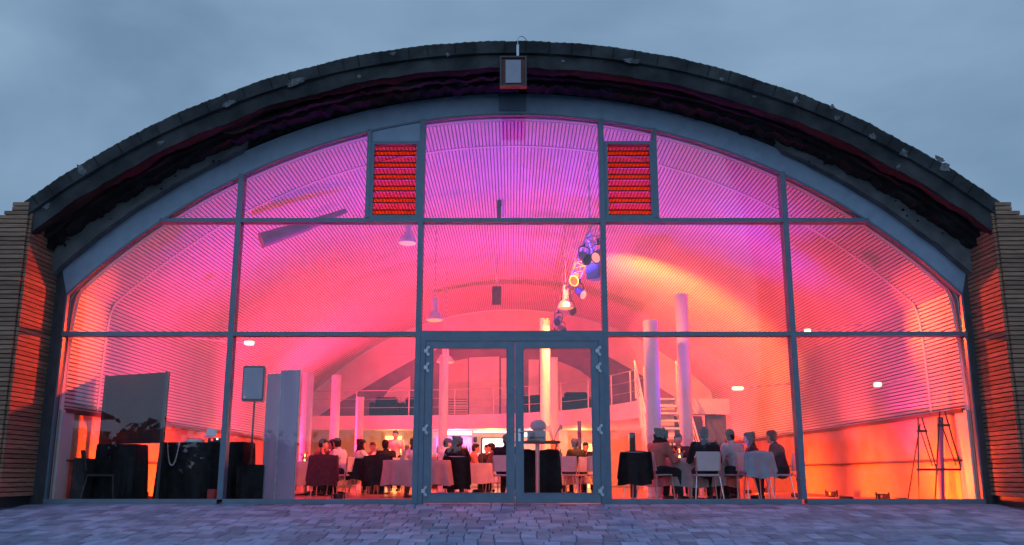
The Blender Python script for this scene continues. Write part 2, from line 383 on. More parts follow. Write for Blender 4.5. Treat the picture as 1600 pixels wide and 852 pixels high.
# thin edge trim on arch
b = MB()
for i in range(n):
    def off(p, e): 
        dx, dz = p[0]-XC, p[1]-CZI; l_ = hypot(dx,dz); return (XC+dx*(l_+e)/l_, CZI+dz*(l_+e)/l_)
    p = [off(inner[i],-0.035), off(inner[i+1],-0.035), off(inner[i+1],-0.002), off(inner[i],-0.002)]
    vs = [(x,FY-0.035,z) for x,z in p] + [(x,FY+0.05,z) for x,z in p]
    b.add(vs, [(0,1,2,3),(7,6,5,4),(0,4,5,1),(2,6,7,3)])
b.build('arch_trim', M_steel_in, fac, smooth=True)
ztop = outer[0][1]; zti = inner[0][1]
for sx in (-1,1):
    xa, xb = XC+sx*XP, XC+sx*7.60
    b = MB().add([(xa,FY-0.02,-0.05),(xb,FY-0.02,-0.05),(xb,FY-0.02,ztop),(xa,FY-0.02,zti),(xa,FY+0.14,-0.05),(xb,FY+0.14,-0.05),(xb,FY+0.14,ztop),(xa,FY+0.14,zti)],
                 [(0,1,2,3),(7,6,5,4),(0,4,5,1),(1,5,6,2),(3,7,4,0)])
    b.build('edge_post', M_edge, fac)
    MB().box(min(xa-sx*0.03,xa-sx*.002),max(xa-sx*0.03,xa-sx*.002),FY-0.035,FY+0.05,0.06,zti+.01).build('edge_trim', M_steel_in, fac)
for sx in (-1,1):
    x0, x1 = sorted((XC+sx*7.602, sx*7.70))
    MB().box(x0,x1,FY-.01,FY+.14,-.05,4.3).build('edge_infill', M_edge, fac)
# mullions
XM = (-4.66+XC, -1.585+XC, 1.535+XC-0.01, 4.61+XC)
XM = (-4.65,-1.55,1.545,4.65)
ZT1, ZT2 = 2.73, 4.68
MWH = 0.045
def mull(x, z0, z1, w=MWH):
    return MB().box(x-w, x+w, FY-0.05, FY+0.15, z0, z1)
for x in XM:
    zt = arc(RI, CZI, x)+0.01
    if abs(x) > 3: mull(x, 0.07, zt).build('mullion', M_steel_in, fac)
    else:
        mull(x, 0.0, zt).build('mullion', M_steel_in, fac)
XL = (-2.47, 2.47)
for x in XL: mull(x, ZT2+0.045, arc(RI,CZI,x)+0.01, 0.035).build('mullion', M_steel_in, fac)
# transoms between mullions
def transom(x0, x1, z, hw=0.035, name='transom'):
    MB().box(x0, x1, FY-0.047, FY+0.15, z-hw, z+hw).build(name, M_steel_in, fac)
def xarc(z): return sqrt(RI*RI-(z-CZI)**2)
for z in (ZT1, ZT2):
    xe = min(XP, xarc(z))
    e = [XC-xe, *XM, XC+xe]
    for i in range(5):
        transom(e[i]+(MWH if i else 0)+.0, e[i+1]-(MWH if i<4 else 0), z, 0.035 if not (z==ZT1 and i==2) else 0.05)
# sill sections
e = [XC-XP, *XM, XC+XP]
for i in (0,1,3,4):
    MB().box(e[i]+(MWH if i not in (0,) else 0), e[i+1]-(MWH if i != 4 else 0), FY-0.05, FY+0.12, 0.0, 0.075).build('sill', M_steel_dark, fac)
# glass panes
def pane(x0, x1, z0, z1, arched=False, par=None, mat=None, name='glass_pane'):
    """pane; if arched, top follows the arch"""
    m = MB(); y0, y1 = FY+0.03, FY+0.05
    if not arched: m.box(x0, x1, y0, y1, z0, z1)
    else:
        k = 16; xs = [x0+(x1-x0)*i/k for i in range(k+1)]
        top = [(x, max(min(arc(RI,CZI,x), 50), z0+0.004)) for x in xs]
        poly = [(x0,z0),(x1,z0)] + top[::-1]
        m.prismY(poly, y0, y1)
    return m.build(name, mat or M_glass, par or fac)
hw = MWH
for i in range(5):
    if i != 2: pane(e[i]+(hw if i else 0), e[i+1]-(hw if i<4 else 0), 0.075, ZT1-0.035)
pane(e[0], e[1]-hw, ZT1+.035, ZT2-.035, arched=False) if False else None
# row 2: outer panes are cut by the arch
def pane_cut(x0, x1, z0, z1):
    k = 20; xs = [x0+(x1-x0)*i/k for i in range(k+1)]
    poly = [(x0,z0),(x1,z0)] + [(x, max(min(arc(RI,CZI,x), z1), z0+.004)) for x in xs[::-1]]
    MB().prismY(poly, FY+0.03, FY+0.05).build('glass_pane', M_glass, fac)
pane_cut(e[0], e[1]-hw, ZT1+.035, ZT2-.035); pane_cut(e[4]+hw, e[5], ZT1+.035, ZT2-.035)
for i in (1,2,3): pane(e[i]+hw, e[i+1]-hw, ZT1+(.035 if i!=2 else .05), ZT2-.035)
xe = xarc(ZT2)
pane(XC-xe+.01, e[1]-hw, ZT2+.035, 9, True); pane(e[4]+hw, XC+xe-.01, ZT2+.035, 9, True)
pane(e[1]+hw, XL[0]-.035, ZT2+.035, 9, True); pane(XL[1]+.035, e[4]-hw, ZT2+.035, 9, True)
pane(e[2]+hw, e[3]-hw, ZT2+.035, 9, True)
# louvre windows
for sx in (-1,1):
    xa, xb = sorted((sx*(2.47-.035), sx*(1.55+.045)))
    zb, zt = ZT2+.035, 6.10
    fr = MB(); t = 0.055
    fr.box(xa,xa+t,FY-.04,FY+.12,zb,zt).box(xb-t,xb,FY-.04,FY+.12,zb,zt).box(xa+t,xb-t,FY-.04,FY+.12,zb,zb+t).box(xa+t,xb-t,FY-.04,FY+.12,zt-t,zt)
    lw = fr.build('louvre_window', M_steel_in, fac)
    nb = 6; pitch = (zt-zb-2*t)/nb; wl = xb-xa-2*t
    for k in range(nb):
        z0_ = zb+t+pitch*k
        # narrow tilted blade with dark rails, then the wider ribbed glass above it
        MB().obox(((xa+xb)/2, FY-.005, z0_+.055), (wl-.008, .010, .075), Matrix.Rotation(radians(-14),3,'X')).build('louvre_blade', M_louvre, lw)
        MB().box(xa+t+.002,xb-t-.002,FY-.03,FY+.01,z0_+.004,z0_+.018).build('blade_rail', M_railred, lw)
        MB().box(xa+t+.002,xb-t-.002,FY-.02,FY+.02,z0_+.094,z0_+.106).build('blade_rail', M_railred, lw)
        bl_ = MB().box(xa+t+.01,xb-t-.01,FY+.055,FY+.063,z0_+.10,z0_+pitch+.01)
        bl_.build('backing_glass', M_louvre2, lw)
    # panel above the louvre
    k = 8; xs = [xa+(xb-xa)*i/k for i in range(k+1)]
    poly = [(xa,zt),(xb,zt)] + [(x, max(arc(RI,CZI,x),zt+.01)) for x in xs[::-1]]
    if sx < 0: MB().prismY(poly, FY-.01, FY+.06).build('infill_panel', M_steel, fac)
    else: MB().prismY(poly, FY+.03, FY+.05).build('glass_pane', M_glass, fac)
# double door
DXL, DXR, DZ = -1.50, 1.50, 2.68
df = MB().box(DXL-.0,DXL+.075,FY-.06,FY+.12,0,DZ).box(DXR-.075,DXR,FY-.06,FY+.12,0,DZ).box(DXL+.075,DXR-.075,FY-.06,FY+.12,DZ-.07,DZ).build('door_frame', M_steel_in, fac)
DC = 0.05
for sx in (-1,1):
    xo = (DXL+.08) if sx<0 else (DXR-.08); xi = DC-.004 if sx<0 else DC+.004
    x0, x1 = min(xo,xi), max(xo,xi); go = 0.11; gi = 0.12
    gx0, gx1 = (x0+go, x1-gi) if sx<0 else (x0+gi, x1-go)
    m = MB().box(x0,gx0,FY-.045,FY+.03,.015,DZ-.075).box(gx1,x1,FY-.045,FY+.03,.015,DZ-.075)
    m.box(gx0,gx1,FY-.045,FY+.03,.015,.155).box(gx0,gx1,FY-.045,FY+.03,2.50,DZ-.075)
    dl = m.build('door_leaf', M_steel_dark, fac)
    MB().box(gx0,gx1,FY-.015,FY+.005,.155,2.50).build('leaf_glass', M_doorglass, dl)
    # glazing bead
    b = MB(); q=.018
    b.box(gx0,gx0+q,FY-.052,FY-.018,.155,2.5).box(gx1-q,gx1,FY-.052,FY-.018,.155,2.5).box(gx0+q,gx1-q,FY-.052,FY-.018,.155,.155+q).box(gx0+q,gx1-q,FY-.052,FY-.018,2.5-q,2.5)
    b.build('glazing_bead', M_steel_in, dl)
    for zh in (2.44, 2.17, 1.17, 0.20):
        h = MB(); xh = xo - sx*0.012
        h.bbox(xh-.035,xh+.02,FY-.085,FY-.061,zh-.03,zh+.03,.004).bbox(xh+.018,xh+.055,FY-.08,FY-.058,zh-.08,zh-.035,.004).bbox(xh+.018,xh+.055,FY-.08,FY-.058,zh+.035,zh+.08,.004)
        h.bbox(xh+.0,xh+.03,FY-.07,FY-.058,zh-.06,zh+.06,.003)
        h.build('hinge', M_galv, dl, label='pale block hinge')
    MB().lathe([(.03,0),(.035,.01),(.03,.025),(.012,.03)], (0,0,0), 12).build('door_stop', M_galv, dl, smooth=True, loc=(DC-sx*-.06-XC, -0.062, .085)).rotation_euler=(pi/2,0,0)
    if sx > 0:
        hd = MB().tube([(DC+.07,FY-.045,1.13),(DC+.07,FY-.10,1.13),(DC+.20,FY-.10,1.13)], .012, 8)
        hd.bbox(DC+.05,DC+.09,FY-.053,FY-.0455,.98,1.18,.003).build('handle', M_chrome, dl, smooth=True)
    else:
        xs_, zs_ = W(785,638,FY-.02)
        st = MB().lathe([(.075,0),(.075,.003)], (0,0,0), 28).build('no_entry_sticker', M_stickerw, dl, loc=(xs_-XC, -.017, zs_)); st.rotation_euler=(pi/2,0,0)
        rg = MB(); nn_=28
        vs=[]; fs=[]
        for k in range(nn_):
            for r_ in (.052,.070):
                for zz in (.003,.005): vs.append((r_*cos(2*pi*k/nn_), r_*sin(2*pi*k/nn_), zz))
        for k in range(nn_):
            a_, c_ = 4*k, 4*((k+1)%nn_)
            fs += [(a_+1,a_+3,c_+3,c_+1),(a_,a_+1,c_+1,c_),(a_+3,a_+2,c_+2,c_+3),(a_+2,a_,c_,c_+2)]
        rg.add(vs,fs); rg.obox((0,0,.004),(.11,.014,.002),Matrix.Rotation(radians(-45),3,'Z'))
        rg.obox((-.01,0,.0035),(.02,.05,.0012)); rg.obox((.012,-.012,.0035),(.035,.012,.0012))
        r2 = rg.build('sticker_symbol', M_stickerb, dl, loc=(xs_-XC,-.017,zs_)); r2.rotation_euler=(pi/2,0,0)

# ------------------------------------------------------------------ concrete shell
SR, SCZ = 12.3, -4.79
shell = root('concrete_vault_roof', (0, 14.0, 4.3), 'weathered black concrete barrel vault roof with rough broken edge above the glass front', 'vault roof', world=True)
def fbm(x,y,z,o=5):
    return noise.fractal(Vector((x,y,z)), 1.0, 2.0, o)
XEND = 8.35; aE = math.acos(XEND/SR)
NA = 420
# profile across thickness: front fascia with a step; list of (radial offset from SR, Y)
prof = [(0.0, 34.6),(0.0,14.06),(0.0,14.0),(-0.03,13.97),(-0.235,13.97),(-0.25,14.03),(-0.48,14.03),(-0.50,14.08),(-0.46,14.30),(-0.40,14.45)]
m = MB(); P = len(prof)
for i in range(NA+1):
    a = aE + (pi-2*aE)*i/NA
    for j,(dr,yy) in enumerate(prof):
        s_ = a*SR
        w = fbm(s_*1.3, yy*2, 3.1, 5)*0.018 + fbm(s_*7, dr*20, 1.7, 3)*0.006
        dr2, y2 = dr, yy
        if j in (2,3): dr2 += w - abs(sin(s_*3.3/0.28*0.28*pi/0.42))*0.012
        if j in (5,6,7): dr2 += w*1.8; y2 += fbm(s_*2, 9, j, 4)*0.02
        if j >= 8: dr2 += w*4
        r = SR+dr2
        m.v.append((r*cos(a), y2, SCZ+r*sin(a)))
for i in range(NA):
    for j in range(P-1): m.f.append((i*P+j,(i+1)*P+j,(i+1)*P+j+1,i*P+j+1))
for i in (0, NA): m.f.append(tuple(i*P+j for j in range(P)))
ro_ = m.build('roof_shell', M_conc_dark, shell, smooth=True)
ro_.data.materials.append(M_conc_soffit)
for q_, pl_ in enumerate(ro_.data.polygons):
    if q_ < NA*(P-1) and q_ % (P-1) >= 6: pl_.material_index = 1  # underside faces take the shade-dark concrete
# soffit recess (dark, behind the ring) with ragged layers
def ragged(name, mat, r_out, r_in, y0, y1, amp_in, seed, amp_y=0.03, a_lo=None, a_hi=None, freq=1.6, bump=0.02, n=360, nj=6):
    """curved band of concrete with a ragged inner edge; real thickness"""
    m = MB(); lo = a_lo if a_lo is not None else aE; hi = a_hi if a_hi is not None else pi-aE
    for i in range(n+1):
        a = lo+(hi-lo)*i/n; s_ = a*SR
        tp = min(1, min(i, n-i)/8)
        ro = r_out(a) if callable(r_out) else r_out
        ri = r_in(a) if callable(r_in) else r_in
        ri += amp_in*fbm(s_*freq, seed, 0, 6)
        ri = min(ri, ro-0.01); ri = ro-(ro-ri)*max(tp,.05)
        for j in range(nj):      # front face
            f = j/(nj-1); r = ro+(ri-ro)*f
            m.v.append((r*cos(a), y0 + amp_y*fbm(s_*3, f*2+seed, 5, 4) , SCZ+r*sin(a)+bump*fbm(s_*5,f*4,seed,4)))
        m.v.append((ri*cos(a), y1, SCZ+ri*sin(a))); m.v.append((ro*cos(a), y1, SCZ+ro*sin(a)))
    Q = nj+2
    for i in range(n):
        for j in range(Q): m.f.append((i*Q+j,(i+1)*Q+j,(i+1)*Q+(j+1)%Q,i*Q+(j+1)%Q))
    m.f.append(tuple(range(Q))); m.f.append(tuple(n*Q+j for j in range(Q)))
    return m.build(name, mat, shell, smooth=True)
def r_frame(a):   # radius (about the shell centre) of the facade arch outer edge
    d = SCZ-CZI
    return -(-(0)) + (sin(a)*(CZI-SCZ) + sqrt(RO*RO - (cos(a)*(CZI-SCZ))**2))
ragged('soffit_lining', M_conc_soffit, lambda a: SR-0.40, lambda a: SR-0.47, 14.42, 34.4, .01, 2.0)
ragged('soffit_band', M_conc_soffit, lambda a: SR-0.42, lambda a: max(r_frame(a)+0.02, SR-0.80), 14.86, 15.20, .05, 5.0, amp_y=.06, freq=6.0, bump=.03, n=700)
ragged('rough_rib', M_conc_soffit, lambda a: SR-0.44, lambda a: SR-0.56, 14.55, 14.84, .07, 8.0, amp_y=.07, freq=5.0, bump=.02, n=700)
ragged('ragged_ledge', M_conc_dark, lambda a: SR-0.455, lambda a: SR-0.50, 14.38, 14.50, .07, 11.0, amp_y=.03, a_lo=pi/2+.02, a_hi=pi/2+.42, freq=2.2, n=420)
# pale render band visible over the shoulders, behind the frame
for lo, hi, sd in ((aE-.02, aE+.36, 21.0), (pi-aE-.36, pi-aE+.02, 24.0)):
    ragged('pale_render_band', M_conc_light, lambda a: SR-0.50, lambda a: r_frame(a)-.05, 14.80, 14.97, .02, sd, a_lo=lo, a_hi=hi, n=120)
# light patches where concrete has broken
rc = random.Random(11)
def chip(a, dr, y, sa, sr, par=shell, mat=M_chip):
    bm = bmesh.new(); bmesh.ops.create_icosphere(bm, subdivisions=3, radius=1)
    c = Vector(((SR+dr)*cos(a), y, SCZ+(SR+dr)*sin(a))); R = Matrix.Rotation(-(a-pi/2), 3, 'Y')
    sd = rc.random()*50
    for v in bm.verts:
        k = 1+.6*fbm(v.co.x*1.6+sd, v.co.y*1.4, v.co.z*1.8, 5)
        v.co = c + R @ Vector((v.co.x*sa*k, v.co.y*0.008, v.co.z*sr*k))
    mm = MB(); bm.verts.index_update(); mm.add([v.co[:] for v in bm.verts],[[v.index for v in f.verts] for f in bm.faces]); bm.free()
    return mm.build('broken_patch', mat, par, smooth=True)
def chip_px(px, py, sa, sr):
    X, Z = W(px, py, 13.985); a = atan2(Z-SCZ, X); dr = hypot(X, Z-SCZ)-SR
    yy = 13.965 if dr > -0.24 else 14.025
    chip(a, dr, yy, sa, sr)
for c in ((463,129,.16,.05),(614,85,.04,.03),(988,96,.12,.04),(1243,158,.04,.06),(1307,185,.04,.04),(1363,214,.06,.04),(1412,240,.06,.06),(1467,249,.08,.04),
          (1476,262,.08,.07),(128,266,.05,.10),(70,320,.06,.05),(357,163,.10,.05),(700,86,.03,.03),(1128,125,.04,.03),(1300,168,.03,.04),(1406,260,.03,.06),(560,118,.03,.03),(250,222,.05,.03),(1180,150,.03,.02),(880,94,.03,.02)):
    chip_px(*c)
for px, py, sa, sr in ((1330,225,.12,.05),(1285,222,.16,.07),(1340,245,.10,.05),(640,160,.10,.03),(600,175,.16,.06),(430,230,.12,.05),(455,215,.10,.04),(1075,180,.10,.04),(960,152,.06,.04),(1035,160,.06,.05),(210,250,.1,.04),(380,225,.12,.05)):
    X, Z = W(px, py, 14.83); a = atan2(Z-SCZ, X); dr = hypot(X, Z-SCZ)-SR
    if SR+dr-sr*1.3 < r_frame(a)+.03: dr = r_frame(a)+.05+sr*1.3-SR
    if dr > -.5: continue
    chip(a, dr, 14.80, sa, sr, mat=M_conc_light)
# vertical joints on the fascia
for k in range(46):
    a = aE + .02 + (pi-2*aE-.04)*(k+rc.uniform(-.2,.2)+.5)/46
    r1, r0 = SR-.02, SR-.22; w = .006
    c = Vector(((SR-.12)*cos(a), 13.968, SCZ+(SR-.12)*sin(a)))
    MB().obox(c, (.010,.02,.19), Matrix.Rotation(-(a-pi/2),3,'Y')).build('board_mark', M_conc_soffit, shell)
# pit holes in the pale band
for k in range(22):
    sgn = rc.choice((-1,1)); a = (aE+.05+rc.random()*.27); a = a if sgn>0 else pi-a
    rr = SR - .55 - rc.random()*.16
    mm = MB().ball((rr*cos(a), 14.785, SCZ+rr*sin(a)), (.012+rc.random()*.02,.02,.01+rc.random()*.015), 8, 5)
    mm.build('pit_hole', M_conc_soffit, shell)

# ------------------------------------------------------------------ wooden wing walls
board_me = {}
def board_mesh(l, axis):
    k = (round(l,3), axis)
    if k not in board_me:
        m = MB(); t=.022; h=.029; c=.004
        prof_ = [(-t,-h+c),(-t,h-c),(-t+c,h),(t,h),(t,-h),(-t+c,-h)]
        vs = []
        for u in (-l/2, l/2):
            for (d,z) in prof_: vs.append((u,d,z) if axis=='x' else (d,u,z))
        n_=6; m.add(vs, [tuple(range(n_)), tuple(range(2*n_-1,n_-1,-1))]+[(i,i+n_,(i+1)%n_+n_,(i+1)%n_) for i in range(n_)])
        board_me[k] = m.mesh('board', M_wood)
    return board_me[k]
for sx in (-1,1):
    xw = sx*7.66
    side = 'left' if sx<0 else 'right'
    wr = root('timber_wing_wall', (xw, 14.0, 0), f'projecting wall of horizontal timber boards at the {side} end of the glass front', 'timber wall', 'timber clad walls flanking the glass front')
    # core (local coords: root at the front inner corner)
    core = MB(); xo = sx*3.6
    x0, x1 = sorted((sx*.03, xo)); 
    def ztopw(u): return arc(SR, SCZ, sx*(7.66+u)+XC)+0.0
    pts = [(sx*.03, 0.05), (xo, 0.05)] + [(sx*u, min(4.70, ztopw(u)-0.05)) for u in (3.6,2.6,1.8,1.0,.5,.03)]
    core.prismY(pts, .05, 1.5)
    core.build('wall_core', M_wood_dark, wr)
    z = .16; k = 0
    while z < 4.80:
        # front boards, run length follows the sloping top
        zt = z
        if z < 4.48:
            link_piece('board', board_mesh(0.99, 'y'), wr, (sx*-.0, .495, z), (rc.uniform(-.001,.001),0,0))
        umax = 3.5
        # the boards shorten where the wall top slopes down outward
        while umax > .1 and ztopw(umax)+.06 < z: umax -= .12
        if umax > .15:
            link_piece('board', board_mesh(umax, 'x'), wr, (sx*(.026+umax/2), -.024+rc.uniform(-.003,.003), z), (0,rc.uniform(-.0008,.0008),0))
        z += .0715; k += 1
    # top plank over return
    MB().obox((sx*-.0,.5,4.50),(.05,1.0,.04)).build('cap_board', M_wood, wr)
    # plinth
    a_, b_ = sorted((sx*.02, xo))
    MB().box(a_, b_, 0.0, 1.45, -.12, .125).build('plinth', M_blackplas, wr)
    a_, b_ = sorted((sx*.05, sx*-.03))
    MB().box(a_,b_, -.10, .98, gz(14)-.10, -.035).build('kerb_strip', M_conc_light, wr)

# ------------------------------------------------------------------ floodlight and wire on the apex
xf, zf = W(802, 118, 14.0)
fl = root('floodlight', (xf, 13.92, zf), 'square grey outdoor floodlight hanging at the top of the arch', 'floodlight', world=True)
R = Matrix.Rotation(radians(8), 3, 'X')
MB().obox((xf,13.93,zf),(.40,.16,.46),R).build('housing', M_orangetrim, fl)
MB().obox((xf,13.84,zf-.005),(.25,.02,.38),R).build('lamp_glass', M_lamp_grey, fl)
b = MB()
for s_ in (-1,1):
    b.obox((xf+s_*.205,13.90,zf),(.025,.2,.48),R)
b.obox((xf,13.89,zf+.245),(.44,.22,.025),R).obox((xf,13.90,zf-.245),(.44,.18,.02),R)
b.build('visor', M_blackplas, fl)
MB().tube([(xf,14.0,zf+.1),(xf,14.15,zf+.1)],.025,8).obox((xf,14.1,zf+.02),(.2,.06,.05)).build('bracket', M_galv, fl)
MB().box(xf-.25, xf+.22, 14.955, 14.978, 6.66, 6.97).build('darker_patch', M_steel_in, fac, label='darker patch on the arch beam under the floodlight')  # thin darker patch laid on the beam
xw, zw = W(809, 88, 13.95); xw2, zw2 = W(809,62,13.95)
tag(MB().tube([(xw,13.94,zw),(xw,13.94,zw2),(xw+.03,13.95,zw2+.05),(xw+.08,13.97,zw2+.07),(xw+.14,14.0,zw2+.03),(xw+.17,14.02,zw2-.02)],.007,6).box(xw-.02,xw+.02,13.93,13.95,zw,zw+.2).build('cable', M_galv), 'thin looped cable sticking up over the roof edge at the apex', 'cable')

# ------------------------------------------------------------------ hall interior
YB = 34.2; YI = 15.16
hall = root('hall_interior', (0, YI, 0), 'long vaulted hall behind the glass with pale slatted ceiling and low orange-lit side walls', 'hall', world=True)
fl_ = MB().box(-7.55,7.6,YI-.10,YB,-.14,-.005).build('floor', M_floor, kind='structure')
# vault profile
prof = []
def vprof(n=120):
    # superellipse-like: low part steep, upper part the facade circle
    pts = []
    R2, c2 = 10.30, -3.72
    xj = 7.34; zj = sqrt(R2*R2-xj*xj)+c2
    # lower quadratic bezier from (7.38,1.5) to (xj,zj)
    P0 = Vector((7.465,1.5)); P2 = Vector((xj,zj)); tdir = Vector((-(zj-c2), xj)).normalized()  # tangent of circle
    P1 = P2 - tdir*((P2.x-7.46)/tdir.x) if tdir.x else P0
    for i in range(25):
        t = i/24; p = P0*(1-t)**2 + P1*2*t*(1-t) + P2*t*t; pts.append(p)
    a0_ = math.acos(xj/R2)
    for i in range(1, 61):
        a = a0_ + (pi/2-a0_)*i/60; pts.append(Vector((R2*cos(a), c2+R2*sin(a))))
    full = pts + [Vector((-p.x,p.y)) for p in pts[-2::-1]]
    return full
VP = vprof()
cum = [0]
for p,q in zip(VP,VP[1:]): cum.append(cum[-1]+(q-p).length)
def vat(s):
    import bisect
    i = min(max(bisect.bisect_right(cum, s)-1,0), len(VP)-2); t = (s-cum[i])/(cum[i+1]-cum[i])
    p = VP[i].lerp(VP[i+1], t); d = (VP[i+1]-VP[i]).normalized(); return p, d
# backing shell
m = MB(); k = 160
for i in range(k+1):
    p, d = vat(cum[-1]*i/k); nrm = Vector((d.y,-d.x)) # outward
    if nrm.dot(p-Vector((0,0))) < 0: nrm = -nrm
    q = p + nrm*.02; q2 = p + nrm*.12
    for yy in (YI, YB): m.v.append((q.x+XC, yy, q.y))
    for yy in (YI, YB): m.v.append((q2.x+XC, yy, q2.y))
for i in range(k):
    a_ = 4*i; c_ = 4*(i+1)
    m.f += [(a_,a_+1,c_+1,c_),(a_+2,c_+2,c_+3,a_+3),(a_,c_,c_+2,a_+2),(a_+1,a_+3,c_+3,c_+1)]
m.build('ceiling_backing', M_slat_gap, hall, smooth=True)
# slats
PITCH = 0.066; ns = int(cum[-1]/PITCH); m = MB()
for i in range(ns):
    s_ = (i+.5)*cum[-1]/ns; p, d = vat(s_); nrm = Vector((d.y,-d.x))
    if nrm.dot(p) < 0: nrm = -nrm
    hw_ = PITCH*.375
    cor = [p-d*hw_+nrm*.014, p-d*hw_*.8-nrm*.005, p+d*hw_*.8-nrm*.005, p+d*hw_+nrm*.014]
    vs = [(c.x+XC, yy, c.y) for yy in (YI+.08, YB-.02) for c in cor]
    m.add(vs, [(0,1,5,4),(1,2,6,5),(2,3,7,6),(0,3,2,1),(4,5,6,7)])
m.build('ceiling_slats', M_slat, hall, kind='stuff')
# purple-looking rib ring near the front
def ring(y0, y1, dr, th, mat, name):
    m = MB(); k=100
    for i in range(k+1):
        p, d = vat(cum[-1]*i/k); nrm = Vector((d.y,-d.x))
        if nrm.dot(p) < 0: nrm = -nrm
        for (rr,yy) in ((dr,y0),(dr+th,y0),(dr+th,y1),(dr,y1)):
            q = p - nrm*rr; m.v.append((q.x+XC,yy,q.y))
    for i in range(k):
        for j in range(4): m.f.append((4*i+j,4*(i+1)+j,4*(i+1)+(j+1)%4,4*i+(j+1)%4))
    return m.build(name, mat, hall, smooth=True)
ring(16.45,16.52,.0,.015,M_slat,'ceiling_rib')
# splayed reveal joining the back of the facade frame to the vault
def fprof(n=160):
    pts = []
    zc0 = inner[0][1]
    for i in range(n+1):
        t = i/n
        if t < .14: pts.append((XC+XP, zc0*t/.14))
        elif t > .86: pts.append((XC-XP, zc0*(1-t)/.14))
        else:
            a = a0+(pi-2*a0)*(t-.14)/.72; pts.append((XC+RI*cos(a), CZI+RI*sin(a)))
    return pts
m = MB(); fp = fprof(); tot = cum[-1]+3.0
for i,(fx,fz) in enumerate(fp):
    s_ = tot*i/160-1.5
    if s_ < 0: vx, vz = 7.46, s_+1.5
    elif s_ > cum[-1]: vx, vz = -7.46, 1.5-(s_-cum[-1])
    else: p, d = vat(s_); vx, vz = p.x, p.y
    # outside skin pushed out so the reveal has thickness
    dd = Vector((fx-XC, fz+3.7)).normalized()*.12
    m.v += [(fx,FY+.15,fz),(vx+XC,YI+.09,vz),(vx+XC+dd.x,YI+.09,vz+dd.y),(fx+dd.x,FY+.15,fz+dd.y)]
for i in range(160):
    for j in range(4): m.f.append((4*i+j,4*(i+1)+j,4*(i+1)+(j+1)%4,4*i+(j+1)%4))
m.build('window_reveal', M_white, hall, smooth=True)
# low side walls with a dark rail
for sx in (-1,1):
    x0, x1 = sorted((sx*7.465+XC, sx*7.60+XC))
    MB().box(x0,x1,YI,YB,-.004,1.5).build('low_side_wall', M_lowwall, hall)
    xa, xb = sorted((sx*7.41+XC, sx*7.463+XC))
    MB().box(xa,xb,YI+.3,YB-.5,.67,.70).build('wall_rail', M_orangetrim, hall)
    MB().box(xa,xb,YI+.1,YB-.1,1.46,1.53).build('wall_cap', M_orangetrim, hall)
# reveal just behind the facade: white upright strip
for sx in (-1,1):
    x0, x1 = sorted((sx*7.43+XC, sx*7.463+XC))
    MB().box(x0,x1,YI+.0,YI+.42,0,1.5).build('reveal_board', M_white, hall)
    b = MB()
    for k in range(30): b.tube([(XC+sx*7.22,YI+.03,.15+k*.11),(XC+sx*7.22,YI+.05,.15+k*.11)],.012,6)
# back wall
zb = []
m = MB(); poly = [(-7.465,0),(7.465,0)] + [(p.x, p.y) for p in VP]
m.prismY([(x+XC,z) for x,z in poly], YB, YB+.25).build('back_wall', M_white, hall)
def bpanel(pts, mat, name='wall_panel', Y=YB, t=.06, **kw):
    poly = [W(px,py,Y-t) for px,py in pts]
    return MB().prismY(poly, Y-t, Y).build(name, mat, hall, **kw)
bpanel([(490,655),(525,632),(560,612),(605,585),(650,560),(690,543),(725,532),(765,525),(805,522),(845,525),(885,532),(920,543),(955,560),(1000,585),(1040,612),(1075,632),(1110,655)], pmat('mauve_alcove', (0.20,0.14,0.24), 0.85, 0, (0.26,0.19,0.30), 2), name='alcove_panel', t=.03)
bpanel([(588,652),(641,652),(641,588),(610,606),(588,636)], M_white)
bpanel([(700,652),(731,652),(731,560),(700,566)], M_cream, t=.04)
bpanel([(733,654),(780,654),(780,557),(733,559)], M_white, t=.10)
bpanel([(783,652),(795,652),(795,560),(783,560)], M_white, t=.04)
bpanel([(826,650),(842,650),(842,562),(826,562)], M_white, t=.08)
bpanel([(872,648),(936,640),(936,602),(905,578),(872,564)], M_cream, t=.05)
# shuttered window lit on the gallery
xa, za = W(700, 654, YB-.1); xb, zb_ = W(731, 622, YB-.1)
gw = MB().box(xa,xb,YB-.12,YB-.05,za,zb_).build('shutter_window', M_white, hall)
for k in range(8):
    zz = za+(zb_-za)*(k+.5)/8
    MB().box(xa+.02,xb-.02,YB-.15,YB-.12,zz-.012,zz+.012).build('shutter_slat', M_grey_wall, gw)
# wall below gallery
bpanel([(495,760),(598,760),(598,672),(495,672)], M_cream, t=.05)
bpanel([(632,760),(655,760),(655,672),(632,672)], M_cream, t=.05)
bpanel([(733,760),(800,760),(800,672),(733,672)], M_cream, t=.05)
bpanel([(874,760),(990,760),(990,668),(874,668)], M_cream, t=.05)
